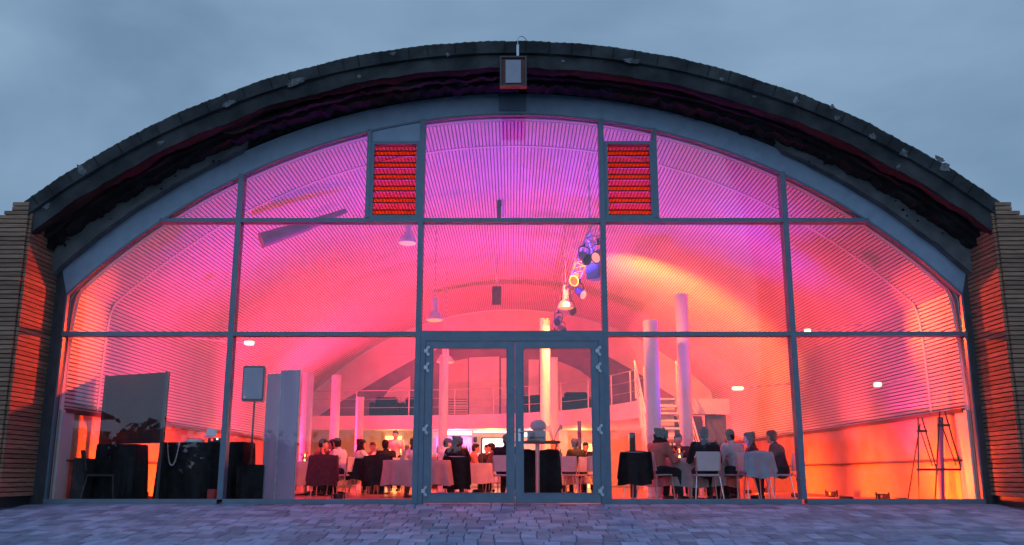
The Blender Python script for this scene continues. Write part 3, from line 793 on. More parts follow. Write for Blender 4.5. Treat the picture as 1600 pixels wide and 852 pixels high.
# bright kitchen opening
xa, z0_ = W(600,756,YB-.05); xb, z1_ = W(628,682,YB-.05)
kw_ = MB().box(xa,xb,YB-.06,YB-.02,z0_,z1_).build('kitchen_opening', E_yellow, hall)
MB().box(xa,xb,YB-.12,YB-.06,z0_+1.05,z0_+1.10).build('counter_edge', M_cream, kw_)
MB().box(xa,xb,YB-.12,YB-.06,z1_-.42,z1_-.35).build('bulkhead', M_cream, kw_)
MB().box(xa-.06,xa,YB-.12,YB-.02,z0_,z1_+.06).box(xb,xb+.06,YB-.12,YB-.02,z0_,z1_+.06).build('jamb', M_white, kw_)
xa, z0_ = W(904,756,YB-.05); xb, z1_ = W(926,694,YB-.05)
dw = MB().box(xa,xb,YB-.10,YB-.055,0,z1_).build('lit_doorway', E_yellow, hall)
MB().box(xa-.07,xa,YB-.14,YB-.02,0,z1_+.07).box(xb,xb+.07,YB-.14,YB-.02,0,z1_+.07).box(xa,xb,YB-.14,YB-.02,z1_,z1_+.07).build('jamb', M_white, dw)
xa, z0_ = W(872,745,YB-.05); xb, z1_ = W(888,674,YB-.05)
MB().bbox(xa,xb,YB-.18,YB-.055,.5,z1_,.05).build('curved_screen', M_white, hall)

# gallery (mezzanine)
gal = root('gallery', (0, 30, 0), 'curved white gallery floor crossing the back of the hall, sweeping forward on the right', 'gallery', world=True)
GE = [(-7.3,32.6),(-4.5,32.4),(-2.0,32.0),(0.0,31.2),(1.6,29.8),(2.7,28.0),(3.4,26.2),(3.7,24.6),(3.75,24.3)]
ZG0, ZG1 = 2.02, 2.42
GEd = []
def cr_(pts, per=6):
    out = []
    for i in range(len(pts)-1):
        p0 = Vector(pts[max(i-1,0)]); p1 = Vector(pts[i]); p2 = Vector(pts[i+1]); p3 = Vector(pts[min(i+2,len(pts)-1)])
        for k in range(per):
            t = k/per
            out.append(.5*((2*p1)+(p2-p0)*t+(2*p0-5*p1+4*p2-p3)*t*t+(-p0+3*p1-3*p2+p3)*t**3))
    out.append(Vector(pts[-1])); return out
GEs = cr_(GE)
poly = [(p.x,p.y) for p in GEs] + [(5.75,24.3),(5.75,33.9),(-7.3,33.9)]
MB().prismZ(poly, ZG0, ZG1).build('gallery_slab', M_white, gal)
b = MB()
for p,q in zip(GEs,GEs[1:]):
    d = Vector((q.x-p.x,q.y-p.y,0)).normalized(); nn_ = Vector((d.y,-d.x,0))
    a1 = Vector((p.x,p.y,0))+nn_*.004; a2 = Vector((q.x,q.y,0))+nn_*.004
    b.add([a1+Vector((0,0,ZG0-.02)),a2+Vector((0,0,ZG0-.02)),a2+Vector((0,0,ZG1+.06)),a1+Vector((0,0,ZG1+.06)),
           a1+nn_*.05+Vector((0,0,ZG0-.02)),a2+nn_*.05+Vector((0,0,ZG0-.02)),a2+nn_*.05+Vector((0,0,ZG1+.06)),a1+nn_*.05+Vector((0,0,ZG1+.06))],
          [(4,5,6,7),(0,3,2,1),(3,7,6,2),(0,1,5,4)])
b.build('gallery_fascia', M_white, gal)
# railing posts and rails
b = MB()
for i in range(0, len(GEs), 4):
    p = GEs[i]; MB().tube([(p.x,p.y+.1,ZG1),(p.x,p.y+.1,ZG1+.95)],.02,6).build('rail_post', M_white, gal)
for hh in (.35,.65,.95):
    MB().tube([(p.x,p.y+.1,ZG1+hh) for p in GEs[::2]], .008 if hh<.9 else .016, 6).build('handrail', M_galv, gal)
# walls under the gallery at right (stair core)
MB().box(3.85,4.30,24.5,27.5,0,ZG0).build('support_wall', M_white, gal)
MB().box(5.2,5.7,24.6,24.9,0,ZG0).build('support_wall', M_grey_wall, gal)
MB().box(4.4,5.2,25.2,25.4,0,ZG0).build('dark_partition', M_grey_wall, gal)
# strip light under the gallery, over the bar
MB().box(*sorted((W(690,690,32.3)[0],W(735,690,32.3)[0])),33.2,33.3,1.86,1.98).build('strip_lamp', E_white, gal)
MB().box(*sorted((W(738,690,32.3)[0],W(796,690,32.3)[0])),33.3,33.4,1.94,1.99).build('strip_lamp', E_white, gal)
MB().box(*sorted((W(820,690,32.3)[0],W(850,690,32.3)[0])),33.2,33.3,1.80,1.96).build('strip_lamp', E_white, gal)

# staircase
stx = WX(1045, 22.6, 1.3)
st = root('staircase', (stx, 22.6, 0), 'white staircase with open metal railings rising to the gallery', 'staircase')
nst = 12
for k in range(nst):
    zz = (k+1)*ZG1/nst-.05
    MB().bbox(-.45,.45, -1.2+k*.24, -1.2+k*.24+.28, zz, zz+.045,.006).build('step', M_white, st)
for s_ in (-1,1):
    m = MB(); x0, x1 = sorted((s_*.46,s_*.52))
    pts = [(-1.35,0),(-1.0,0),(1.72,ZG1-.25),(1.72,ZG1+.02),(1.35,ZG1+.02),(-1.35,.25)]
    vs = [(x0,y_,z_) for y_,z_ in pts]+[(x1,y_,z_) for y_,z_ in pts]; n_=6
    m.add(vs,[tuple(range(n_)),tuple(range(2*n_-1,n_-1,-1))]+[(i,i+n_,(i+1)%n_+n_,(i+1)%n_) for i in range(n_)])
    m.build('stringer', M_white, st)
    for f in (0,.33,.66,1.0):
        y_ = -1.15+f*2.8; z_ = f*ZG1
        MB().tube([(s_*.55,y_,z_),(s_*.55,y_,z_+1.0)],.022,6).build('rail_post', M_white, st)
    for hh in (.3,.53,.76,1.0):
        MB().tube([(s_*.55,-1.15,hh),(s_*.55,1.65,ZG1+hh),(s_*.55,1.9,ZG1+hh)],.012 if hh<1 else .022,6).build('handrail', M_white, st)
    
# columns
M_colw = M_white
def column(px, ytop, Y, wpx, label):
    d = Y*cos(TILT); r = wpx/2*(d+.6)/FPX
    X, Z = W(px, ytop, Y)
    c = root('column', (X, Y, 0), label, 'column', 'round white columns in the hall')
    MB().lathe([(r*.98,0),(r,.02),(r,Z-.02),(r*.97,Z)], (0,0,0), 28).build('shaft', M_colw, c, smooth=True)
    MB().lathe([(r*1.06,0),(r*1.06,.05),(r*1.01,.055)], (0,0,0), 28).build('base_ring', M_white, c, smooth=True)
    MB().lathe([(r*1.03,Z-.06),(r*1.03,Z+.02),(r*.9,Z+.025)], (0,0,0), 28).build('cap_ring', M_white, c, smooth=True)
    return c
column(482,583,24.0,17,'leftmost white round column, beside the grey fabric screen')
column(526,588,26.0,14,'white round column second from the left, behind seated guests')
column(563,622,29.0,12,'shortest white round column, in front of the gallery at left')
column(694,556,25.0,14,'white round column behind the left door leaf')
column(851,500,22.0,16,'tall white round column behind the right door leaf')
column(865,560,27.5,13,'white round column just right of the tall one behind the right door leaf')
column(1016,503,19.5,23,'tall white round column beside the staircase foot')
column(1064,462,20.5,20,'tallest white round column, between staircase and gallery block')

# TV
X0,Z0 = W(752,710,YB-.2); X1,Z1 = W(793,684,YB-.2)
tv = root('television', ((X0+X1)/2, YB-.2, (Z0+Z1)/2), 'wall-mounted flat television showing a white picture behind the left door leaf', 'television', world=True)
MB().bbox(X0,X1,YB-.22,YB-.14,Z0,Z1,.01).build('casing', M_blackplas, tv)
MB().box(X0+.05,X1-.05,YB-.226,YB-.2205,Z0+.05,Z1-.04).build('screen', E_tv, tv)
b = MB(); 
for (u,v,s_) in ((.52,.55,.03),(.6,.62,.02),(.64,.5,.02),(.80,.42,.025),(.72,.3,.03)): b.ball((X0+(X1-X0)*u,YB-.228,Z0+(Z1-Z0)*v),(s_,.003,s_*.8),8,5)
b.build('screen_picture', E_tvdark, tv, kind='stuff')
MB().box((X0+X1)/2-.1,(X0+X1)/2+.1,YB-.14,YB-.05,(Z0+Z1)/2-.1,(Z0+Z1)/2+.1).build('bracket', M_blackplas, tv)
xs_, zs_ = W(742.5,687,YB-.1)
tag(MB().bbox(xs_-.06,xs_+.06,YB-.16,YB-.051,zs_-.1,zs_+.1,.01).build('wall_speaker', M_blackplas), 'small black box speaker on the cream wall left of the television', 'speaker')

# bar counter with violet light and bottles
X0,_ = W(676,700,32.4); X1,_ = W(734,700,32.4)
bar = root('bar_counter', ((X0+X1)/2, 32.6, 0), 'bar with violet lit back shelf and blue glow behind the left door leaf', 'bar', world=True)
MB().bbox(X0,X1,32.2,32.7,0,1.05,.01).build('counter_front', M_plum, bar)
MB().bbox(X0-.05,X1+.05,32.1,32.75,1.05,1.10,.01).build('counter_top', M_white, bar)
MB().box(X0,X1,33.9,33.98,1.25,1.78).build('violet_panel', E_violet, bar)
MB().box(X0,X1,33.6,33.9,1.18,1.22).build('back_shelf', M_white, bar)
rb = random.Random(5)
for k in range(12):
    xx = X0+.06+(X1-X0-.12)*k/11
    MB().lathe([(.035,0),(.035,.18),(.012,.24),(.012,.30)],(xx,33.72,1.222),8).build('bottle', rb.choice((M_glass,M_plum,M_blackplas,M_cloth)), bar, smooth=True)
MB().box(X1-.42,X1-.03,33.70,33.8,.35,1.1).build('fridge_front', emat('fridge_glow',(.35,.5,1.0),.8), bar)

# hanging truss with lamps
TX0, TY0, TX1, TY1, TZ = 1.50, 16.4, 1.28, 28.0, 4.90
tr = root('lighting_truss', (TX0,TY0,TZ), 'lighting truss hung from the ceiling above the doors, running to the back of the hall', 'truss', world=True)
def tp(t, dx=0, dz=0): return Vector((TX0+(TX1-TX0)*t+dx, TY0+(TY1-TY0)*t, TZ+dz))
for dx,dz in ((-.12,-.1),(.12,-.1),(0,.11)): MB().tube([tp(0,dx,dz),tp(1,dx,dz)],.022,8).build('chord', M_galv, tr)
b = MB()
for k in range(46):
    t0, t1 = k/46, (k+1)/46
    for (a1,a2) in (((-.12,-.1),(.12,-.1)),((-.12,-.1),(0,.11)),((.12,-.1),(0,.11))):
        p, q = (a1,a2) if k%2 else (a2,a1); b.tube([tp(t0,*p),tp(t1,*q)],.009,5)
b.build('lacing', M_galv, tr, kind='stuff')
for t in (.05,.35,.65,.95):
    p = tp(t,0,.11); zc = sqrt(10.30**2-p.x**2)-3.72
    MB().tube([p,(p.x,p.y,zc)],.008,5).build('suspension_wire', M_galv, tr)
# fixtures on the truss
fixspec = [(.02,.13,-.42,'par'),(.06,-.10,-.35,'par'),(.13,.22,-.45,'box'),(.24,-.08,-.32,'par'),(.33,.10,-.42,'par'),(.45,-.1,-.3,'par'),(.55,.1,-.34,'par'),(.70,-.08,-.34,'par'),(.82,.1,-.36,'par'),(.95,0,-.36,'par')]
def fixture(k, t, dx, dz, kind):
    p = tp(t,dx,dz); lbs = ('stage spotlight clamped at the front end of the truss','stage spotlight just behind the front end of the truss','large boxy stage lamp under the front of the truss','stage spotlight a quarter of the way along the truss','stage spotlight a third of the way along the truss','stage spotlight near the middle of the truss','stage spotlight just past the middle of the truss','stage spotlight two thirds of the way along the truss','stage spotlight close to the far end of the truss','stage spotlight at the far end of the truss')
    f = root('stage_light', p, lbs[k], 'stage light', 'stage lights hanging from the truss')
    yaw = (-.6,.5,.9,-.4,.7,-.6,.6,-.4,.5,0)[k]
    f.rotation_euler = (0,0,yaw); f.scale = (.82,.82,1)
    if kind == 'par':
        R_ = Matrix.Rotation(radians(120),3,'X')
        m = MB().lathe([(.06,-.14),(.085,-.12),(.10,.02),(.125,.14),(.13,.16),(.115,.161)],(0,0,0),18)
        m.v = [tuple(R_@Vector(v)) for v in m.v]; m.build('lamp_can', M_steel_dark, f, smooth=True)
        m = MB().lathe([(.112,.148),(.10,.165),(.04,.172)],(0,0,0),18); m.v = [tuple(R_@Vector(v)) for v in m.v]; m.build('lens', E_orange if k in (0,4,9) else M_blackplas, f, smooth=True)
    else:
        MB().bbox(-.17,.17,-.2,.2,-.18,.16,.03).build('lamp_housing', M_steel, f)
        MB().bbox(-.12,.12,-.225,-.2005,-.13,.11,.008).build('lens', M_lamp_grey, f)
    MB().tube([(-.14,0,0),(-.15,0,.16),(-.1,0,.2),(.1,0,.2),(.15,0,.16),(.14,0,0)],.012,6).build('yoke', M_blackplas, f)
    MB().box(-.025,.025,-.03,.03,.2,.2+max(-dz-.26,.04)).build('clamp', M_blackplas, f)
for k,(t,dx,dz,kd) in enumerate(fixspec): fixture(k,t,dx,dz,kd)
# pendants
def pendant(px, py, Y, r, label):
    X, Z = W(px,py,Y); p = root('pendant_lamp',(X,Y,Z),label,'pendant lamp','bell shaped pendant lamps'); zc = sqrt(10.30**2-X*X)-3.72-Z
    MB().lathe([(r*.35,.55),(r*.38,.5),(r*.38,.2),(r*.7,.14),(r,.02),(r,0),(r*.95,.0)],(0,0,0),20).build('shade', M_white, p, smooth=True)
    MB().lathe([(r*.88,.0),(r*.85,-.02),(r*.3,-.05)],(0,0,0),20).build('bulb', E_orange, p, smooth=True)
    MB().tube([(0,0,.55),(0,0,zc)],.012,6).build('cord', M_galv, p)
pendant(679,500,22,.22,'bell pendant lamp above and left of the doors')
pendant(696,566,26,.26,'bell pendant lamp in front of the column behind the left door leaf')
pendant(637,380,19,.20,'bell pendant lamp high behind the pane left of the doors')
pendant(923,405,18.2,.17,'pendant lamp glowing beside the front of the truss')
pendant(884,481,21.5,.20,'pendant lamp glowing below the middle of the truss')
# lit spotlamps on ceiling
def spotlet(px,py,Y,label,w=.12):
    X,Z = W(px,py,Y); p = root('ceiling_spotlight',(X,Y,Z),label,'spotlight','small bright spotlights under the ceiling')
    MB().bbox(-w,w,-.05,.05,-.03,.03,.01).build('lens', E_warm, p); MB().bbox(-w-.02,w+.02,.051,.12,-.05,.05,.01).build('housing', M_galv, p)
    sgn = 1 if X>0 else -1
    import bisect
    # arm to the vault
    best = min(VP, key=lambda q: abs(q.y-Z-.2)+ (0 if q.x*sgn>0 else 50)); MB().tube([(0,.1,0),(best.x-X,.1,best.y-Z)],.012,6).build('arm', M_galv, p)
spotlet(389,536,18,'bright spotlight behind the left mullion above the loudspeaker',.08)
spotlet(1153,607,22,'bright oval spotlight over the right-hand guests')
spotlet(1372,601,16.8,'small bright spotlight high on the right side wall',.05)
spotlet(1262,517,18.6,'bright spotlight beside the right-hand mullion, above the guests',.05)
_x,_z = W(389,536,18); lamp('spot_beam','SPOT',(_x,17.9,_z-.02),1500,(1,.055,.006),None,.05,56,.8,(-7.66,14.3,2.4))
_x,_z = W(1262,517,18.6); lamp('spot_beam','SPOT',(_x,18.5,_z-.02),1500,(1,.055,.006),None,.05,56,.8,(7.66,14.3,2.4))
# solid mauve form added in place of a shadow on the left ceiling
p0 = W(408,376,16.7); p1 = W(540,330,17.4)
tag(MB().tube([(p0[0],16.7,p0[1]),((p0[0]+p1[0])/2,17.05,(p0[1]+p1[1])/2-.02),(p1[0],17.4,p1[1])],[.15,.11,.05],14).build('shadow_form', M_shadowform, smooth=True),'dark tapering form standing in for a shadow on the upper left ceiling','shadow shape')
p0 = W(783,333,20)
hp = root('ceiling_bracket',(p0[0],20,p0[1]),'short square bracket hanging from the ceiling behind the top centre pane','bracket')
MB().bbox(-.09,.0,-.05,.05,-.12,.3,.01).build('dark_plate', M_plum, hp); MB().bbox(.01,.07,-.05,.05,-.12,.3,.01).build('pale_plate', M_white, hp); MB().tube([(0,0,.28),(0,0,6.43-p0[1])],.012,6).build('rod', M_galv, hp)
p0 = W(776,462,24)
hp = root('ceiling_bracket',(p0[0],24,p0[1]),'faint dark bracket hanging in the middle of the hall ceiling','bracket')
MB().bbox(-.12,.12,-.05,.05,-.25,.25,.01).build('dark_plate', M_plum, hp); MB().tube([(0,0,.25),(0,0,6.42-p0[1])],.012,6).build('rod', M_galv, hp)

# ------------------------------------------------------------------ LAMPS of the party lighting (floor fixtures added to colour the vault; some lamps have none)
def uplight(x, y, aim, energy, color, label, spot=110, z=.12):  # unseen floor cans with beams, added to tint the vault
    f = root('added_floor_uplight',(x,y,z-.12),label,'uplight','added coloured floor uplights')
    MB().lathe([(.06,0),(.09,.02),(.10,.10),(.095,.11)],(0,0,0),16).build('lamp_can', M_blackplas, f, smooth=True)
    MB().box(-.13,-.11,-.02,.02,0,.14).box(.11,.13,-.02,.02,0,.14).box(-.13,.13,-.02,.02,-.005,.0).build('yoke', M_blackplas, f)
    lamp('uplight_beam','SPOT',(x,y,z+.02),energy,color,f,.06,spot,.9,aim)
    return f
CORAL=(1,.045,.045); PINK=(1,.018,.10); VIO=(.12,.04,1.0); ORG=(1,.075,.003); AMB=(1,.26,.01); MAG=(1,.03,.40)
uplight(-6.6,18.0,(-5.5,20.5,5),1050,PINK,'added pink floor uplight by the left wall near the glass',112)
uplight(-6.8,23.5,(-4.5,25.5,5.5),2300,PINK,'added pink floor uplight by the left wall halfway back',112)
uplight(-6.8,29.0,(-2.5,29,6),6200,PINK,'added pink floor uplight by the left wall at the back',112)
uplight(6.8,30.5,(2.5,31,6),3000,CORAL,'added coral floor uplight by the right wall under the gallery',140)
uplight(6.8,20.0,(5.6,20.5,5),1000,CORAL,'added coral floor uplight by the right wall near the glass',112)
uplight(6.8,25.5,(4.8,26,5.5),1500,CORAL,'added coral floor uplight by the right wall halfway back',112)
uplight(-3.2,17.3,(-3.6,17.9,6),850,(.34,.03,.85),'added violet floor uplight left of the doors',92)
uplight(-6.9,17.5,(-5.9,17.0,4.5),480,(1,.02,.20),'added rose floor uplight behind the black draped tables',125)
uplight(6.9,17.5,(5.9,17.0,4.5),520,(1,.02,.22),'added rose floor uplight behind the easels',125)
uplight(-.45,17.3,(-.1,17.9,6),620,VIO,'added violet floor uplight just inside the doors',92)
uplight(4.4,19.3,(3.5,17.8,6.2),900,VIO,'added violet floor uplight right of the doors',84)
uplight(0.9,23.5,(.6,23.5,6),700,VIO,'added violet floor uplight in the middle of the hall',96)
# violet wash from the truss up to the crown
for k,(t,e_) in enumerate(((.10,90),(.30,110),(.6,120))):
    p = tp(t,0,-.5); lamp('violet_wash','SPOT',(p.x,p.y,p.z),e_,VIO,tr,.08,160,.9,(p.x-1.5,p.y+1.2,9))
lamp('violet_wash','SPOT',(4.6,17.6,3.9),60,VIO,tr,.06,120,.9,(3.8,17.8,6))  # added in mid-air off the truss, to tint the right crown
# amber spots on the right vault
p = tp(.55,.15,-.45); lamp('amber_spot','SPOT',p,8500,AMB,tr,.05,92,.95,(4.6,25.4,5.0))
# wide orange front-of-house spots on the truss
for t_f, dx_f, ax_f in ((.13,.3,-2.5),(.13,-.3,3.0)):
    p = tp(t_f,dx_f,-.35); lamp('front_spot','SPOT',p,3400,(1,.17,.010),tr,.08,84,.9,(ax_f,28,1.6))
# orange wall washers added to tint the low side walls
for sx in (-1,1):
    for yy in (16.6,19.5,23.5):
        f = root('added_wall_washer',(sx*5.9,yy,0),f'added low orange wall washer lamp on the floor by the {"left" if sx<0 else "right"} wall, {"nearest the glass" if yy<17 else ("middle of its row" if yy<21 else "farthest back")}','wall washer','added orange wall washers along the side walls')
        MB().bbox(-.04,.04,-.25,.25,0,.08,.01).build('casing', M_blackplas, f)
        lamp('wash_beam','SPOT',(sx*5.95,yy,.12),620,ORG,f,.05,112,.8,(sx*7.36,yy-.1,.1))
# warm light of the strip lamps under the gallery, and truss spots on the tables
for px_l, e_, c_l in ((712,22,(1,.5,.75)),(768,60,(1,.42,.06)),(835,35,(1,.35,.4)),(905,45,(1,.42,.06)),(614,45,(1,.40,.07))):
    x_l = WX(px_l,32.6,1.8); lamp('strip_glow','POINT',(x_l,32.6,1.75),e_,c_l,None,.1)
for px_l, Y_l, e_, c_l, t_l in ((890,21.6,4200,(1,.22,.01),.34),(505,21.5,2200,(1,.14,.04),.30),(585,22.5,2200,(1,.14,.04),.42),(690,21.5,1800,(1,.13,.02),.28),(1070,17.5,500,(1,.10,.12),.06)):
    p = tp(t_l,0,-.4); lamp('table_spot','SPOT',p,e_,c_l,tr,.06,26,.7,(WX(px_l,Y_l,.7),Y_l,.6))
for sx in (-1,1):
    f = root('added_wall_washer',(sx*6.5,16.9 if sx<0 else 15.8,0),f'added orange wall washer lamp closest to the {"left" if sx<0 else "right"} corner of the glass','wall washer','added orange wall washers along the side walls')
    MB().bbox(-.04,.04,-.25,.25,0,.08,.01).build('casing', M_blackplas, f)
    lamp('wash_beam','SPOT',(sx*6.55,16.9 if sx<0 else 15.8,.12),420,ORG,f,.05,120,.8,(sx*7.46,16.2 if sx<0 else 15.9,.5))
# general room fill from pendants
lamp('pendant_glow','SPOT',(W(696,566,26)[0],26,W(696,566,26)[1]-.15),1500,(1,.12,.03),None,.12,150,.6,(W(696,566,26)[0],26,0))
lamp('pendant_glow','SPOT',(W(884,481,21.5)[0],21.5,W(884,481,21.5)[1]-.2),1100,(1,.13,.04),None,.12,150,.6,(W(884,481,21.5)[0],21.5,0))
lamp('pendant_glow','SPOT',(W(637,380,19)[0],19,W(637,380,19)[1]-.2),300,(1,.05,.16),None,.12,150,.6,(W(637,380,19)[0],19,0))

# ------------------------------------------------------------------ people
def capsule(m, a, b, ra, rb, n=12):
    a, b = Vector(a), Vector(b); L_ = (b-a).length
    if L_ < 1e-5: m.ball(a, ra, n, 8); return
    d = (b-a)/L_; pts = []; rs = []
    for i in range(5): t = -pi/2+(pi/2)*i/4*.98; pts.append(a+d*ra*sin(t)); rs.append(max(ra*cos(t),.001))
    for i in range(5): t = (pi/2)*i/4*.98; pts.append(b+d*rb*sin(t)); rs.append(max(rb*cos(t),.001))
    m.tube(pts, rs, n)
def remesh(m, vox, name, mat, it=4):
    me = m.mesh(name, None); o = bpy.data.objects.new(name, me); col.objects.link(o)
    md = o.modifiers.new('r','REMESH'); md.mode='VOXEL'; md.voxel_size = vox
    ms = o.modifiers.new('s','SMOOTH'); ms.iterations = it; ms.factor=.5
    dg = bpy.context.evaluated_depsgraph_get(); nm = bpy.data.meshes.new_from_object(o.evaluated_get(dg))
    bpy.data.objects.remove(o); bpy.data.meshes.remove(me); nm.name = name; nm.shade_smooth(); nm.materials.clear(); nm.materials.append(mat)
    return nm
def person_meshes(pose, vox=.013, longhair=False, arms='table', lean=8, turn=0, skirt=False):
    """local frame: feet/floor z=0, pelvis above origin, facing +Y"""
    V = Vector
    hipz = .52 if pose == 'sit' else .92
    l = radians(lean); T = lambda y,z: V((0, y*cos(l)+z*sin(l), hipz + z*cos(l)-y*sin(l)))
    chest = T(0,.36); neck = T(0,.50); headc = T(.02,.66)+V((0,.0,0)); sh = [T(0,.45)+V((s*.19,0,0)) for s in (-1,1)]
    hip = [V((s*.10,0,hipz)) for s in (-1,1)]
    if pose == 'sit': knee = [V((s*.13,.44,.50)) for s in (-1,1)]; ank = [V((s*.14,.42+.04*s,.08)) for s in (-1,1)]
    else: knee = [V((s*.11,.03,.49)) for s in (-1,1)]; ank = [V((s*.12,.0,.08)) for s in (-1,1)]
    if arms == 'table': elb = [sh[i]+V((s*.08,.10,-.27)) for i,s in enumerate((-1,1))]; wr = [elb[i]+V((-s*.10,.23,.03)) for i,s in enumerate((-1,1))]
    elif arms == 'lap': elb = [sh[i]+V((s*.07,.04,-.28)) for i,s in enumerate((-1,1))]; wr = [elb[i]+V((-s*.09,.22,-.06)) for i,s in enumerate((-1,1))]
    elif arms == 'raise': elb = [sh[0]+V((-.08,.1,-.27)), sh[1]+V((.1,.16,-.18))]; wr = [elb[0]+V((.1,.23,.03)), elb[1]+V((-.08,.14,.2))]
    else: elb = [sh[i]+V((s*.07,-.02,-.29)) for i,s in enumerate((-1,1))]; wr = [elb[i]+V((s*.0,.07,-.25)) for i,s in enumerate((-1,1))]
    # skin body
    b = MB()
    capsule(b, V((0,0,hipz+.03)), T(0,.2), .125,.115); capsule(b, T(0,.2), chest, .115,.125)
    capsule(b, chest+V((-.07,0,.02)), chest+V((.07,0,.02)), .115,.115); capsule(b, sh[0],sh[1],.055,.055)
    capsule(b, neck-V((0,0,.04)), headc-V((0,0,.05)), .058,.052)
    for i,s in enumerate((-1,1)):
        capsule(b, sh[i], elb[i], .052,.040); capsule(b, elb[i], wr[i], .040,.026)
        d = (wr[i]-elb[i]).normalized(); side = V((1,0,0)) - d*d.x; side.normalize(); up = side.cross(d)
        palm = wr[i]+d*.06
        capsule(b, wr[i]+d*.02, palm+d*.01, .024,.030); capsule(b, palm-side*.02, palm+side*.02, .022,.022)
        for k,(o_,ln) in enumerate(((-.033,.060),(-.011,.072),(.011,.070),(.033,.052))):
            r0 = palm+side*o_*s+d*.02; r1 = r0+d*ln*.55+side*o_*.25*s-up*.008; r2 = r1+d*ln*.45-up*.022
            capsule(b, r0, r1, .0105,.0095, 8); capsule(b, r1, r2, .0095,.0085, 8)
        t0 = wr[i]+d*.03-side*.025*s; t1 = t0-side*.03*s+d*.035; t2 = t1+d*.03-up*.01
        capsule(b, t0,t1,.013,.0115,8); capsule(b,t1,t2,.0115,.010,8)
        capsule(b, hip[i], knee[i], .085,.058); capsule(b, knee[i], ank[i], .056,.038)
        capsule(b, ank[i]+V((0,-.02,-.035)), ank[i]+V((0,.16,-.045)), .038,.030)
    hr = Matrix.Rotation(radians(turn),3,'Z')
    H = lambda x,y,z: headc + hr @ V((x,y,z))
    m2 = MB().ball((0,0,0),(.074,.094,.112),18,14); m2.v = [tuple(headc+hr@V(v)) for v in m2.v]; b.add(m2.v,m2.f)
    capsule(b, H(0,.045,-.06), H(0,.06,-.085), .048,.036); capsule(b, H(0,.092,.012), H(0,.108,-.022), .010,.016,8)
    for s in (-1,1): capsule(b, H(s*.074,.0,.01), H(s*.078,.0,-.025), .014,.010,8)
    capsule(b, H(-.02,.092,-.062), H(.02,.092,-.062), .009,.009, 8)
    capsule(b, H(-.045,.078,.028), H(.045,.078,.028), .014,.014, 8)
    body = remesh(b, vox, 'person', M_skin, 2)
    # top
    c = MB(); g_ = .022
    capsule(c, V((0,0,hipz+.0)), T(0,.2), .150,.138); capsule(c, T(0,.2), chest, .138,.148)
    capsule(c, chest+V((-.075,0,.02)), chest+V((.075,0,.02)), .138,.138); capsule(c, sh[0]+V((.02,0,-.01)), sh[1]-V((.02,0,.01)), .075,.075)
    capsule(c, T(0,.45), neck+V((0,0,.005)), .09,.068)
    for i,s in enumerate((-1,1)):
        capsule(c, sh[i], elb[i], .072,.058); capsule(c, elb[i], elb[i].lerp(wr[i],.88), .058,.042)
    if skirt:
        capsule(c, V((-.08,.05,hipz-.02)), V((-.1,.36,.50)), .15,.11); capsule(c, V((.08,.05,hipz-.02)), V((.1,.36,.50)), .15,.11)
        capsule(c, V((0,.38,.48)), V((0,.42,.18)), .16,.19)
    top = remesh(c, vox*1.2, 'top', M_navy, 3)
    t = MB()
    for i,s in enumerate((-1,1)):
        capsule(t, hip[i], knee[i], .108,.078); capsule(t, knee[i], ank[i]+V((0,0,.03)), .076,.058)
    capsule(t, V((-.06,0,hipz)), V((.06,0,hipz)), .125,.125)
    trou = remesh(t, vox*1.2, 'trousers', M_darkcloth, 3)
    sh_ = MB()
    for i,s in enumerate((-1,1)):
        capsule(sh_, ank[i]+V((0,-.025,-.035)), ank[i]+V((0,.17,-.045)), .046,.037)
        capsule(sh_, ank[i]+V((0,0,-.01)), ank[i]+V((0,-.01,-.03)), .045,.046)
    shoes = remesh(sh_, vox, 'shoes', M_blackplas, 2)
    h = MB()
    def hb(c_, r_):
        q = MB().ball((0,0,0), r_, 16, 12); q.v = [tuple(H(*c_)+hr@V(v)) for v in q.v]; h.add(q.v,q.f)
    hb((0,-.018,.028),(.086,.098,.102)); hb((0,.02,.065),(.074,.085,.062)); hb((0,-.035,-.03),(.078,.075,.07))
    if longhair:
        rr = random.Random(4)
        for k in range(34):
            an = rr.uniform(pi*.95, 2.05*pi); zz = rr.uniform(-.20,.10); q = .085+.03*rr.random()
            hb((q*cos(an), q*sin(an)*.9-.005, zz), (.04,.04,.045))
        hb((0,-.05,-.1),(.10,.07,.12))
    hair = remesh(h, vox, 'hair', M_hair, 2)
    ey = MB()
    for s in (-1,1): ey.ball(tuple(H(s*.030,.088,.010)), .010, 8, 6)
    eyes = ey.mesh('eyes', M_blackplas, True)
    return dict(body=body, top=top, trousers=trou, shoes=shoes, hair=hair, eyes=eyes)
def place_person(pm, loc, rz, label, top=None, trousers=None, hair=None, group=None, sc=1.0):
    me = pm['body']; o = bpy.data.objects.new('person', me); col.objects.link(o); o.location = loc; o.rotation_euler=(0,0,rz); o.scale=(sc,)*3
    tag(o, label, 'person', group)
    for k, mt in (('top',top),('trousers',trousers),('shoes',None),('hair',hair),('eyes',None)):
        c = bpy.data.objects.new(k, pm[k]); col.objects.link(c); c.parent = o
        if mt is not None:
            c.material_slots[0].link = 'OBJECT'; c.material_slots[0].material = mt
    return o
PM_back = person_meshes('sit', .010, lean=6, arms='table')
PM_woman = person_meshes('sit', .010, longhair=True, lean=10, arms='table', turn=35)
PM_side = person_meshes('sit', .010, lean=12, arms='lap', turn=-20)
PM_far = person_meshes('sit', .014, lean=10, arms='table')
PM_farw = person_meshes('sit', .014, lean=6, arms='raise', longhair=True)
PM_stand = person_meshes('stand', .014, lean=2, arms='down')

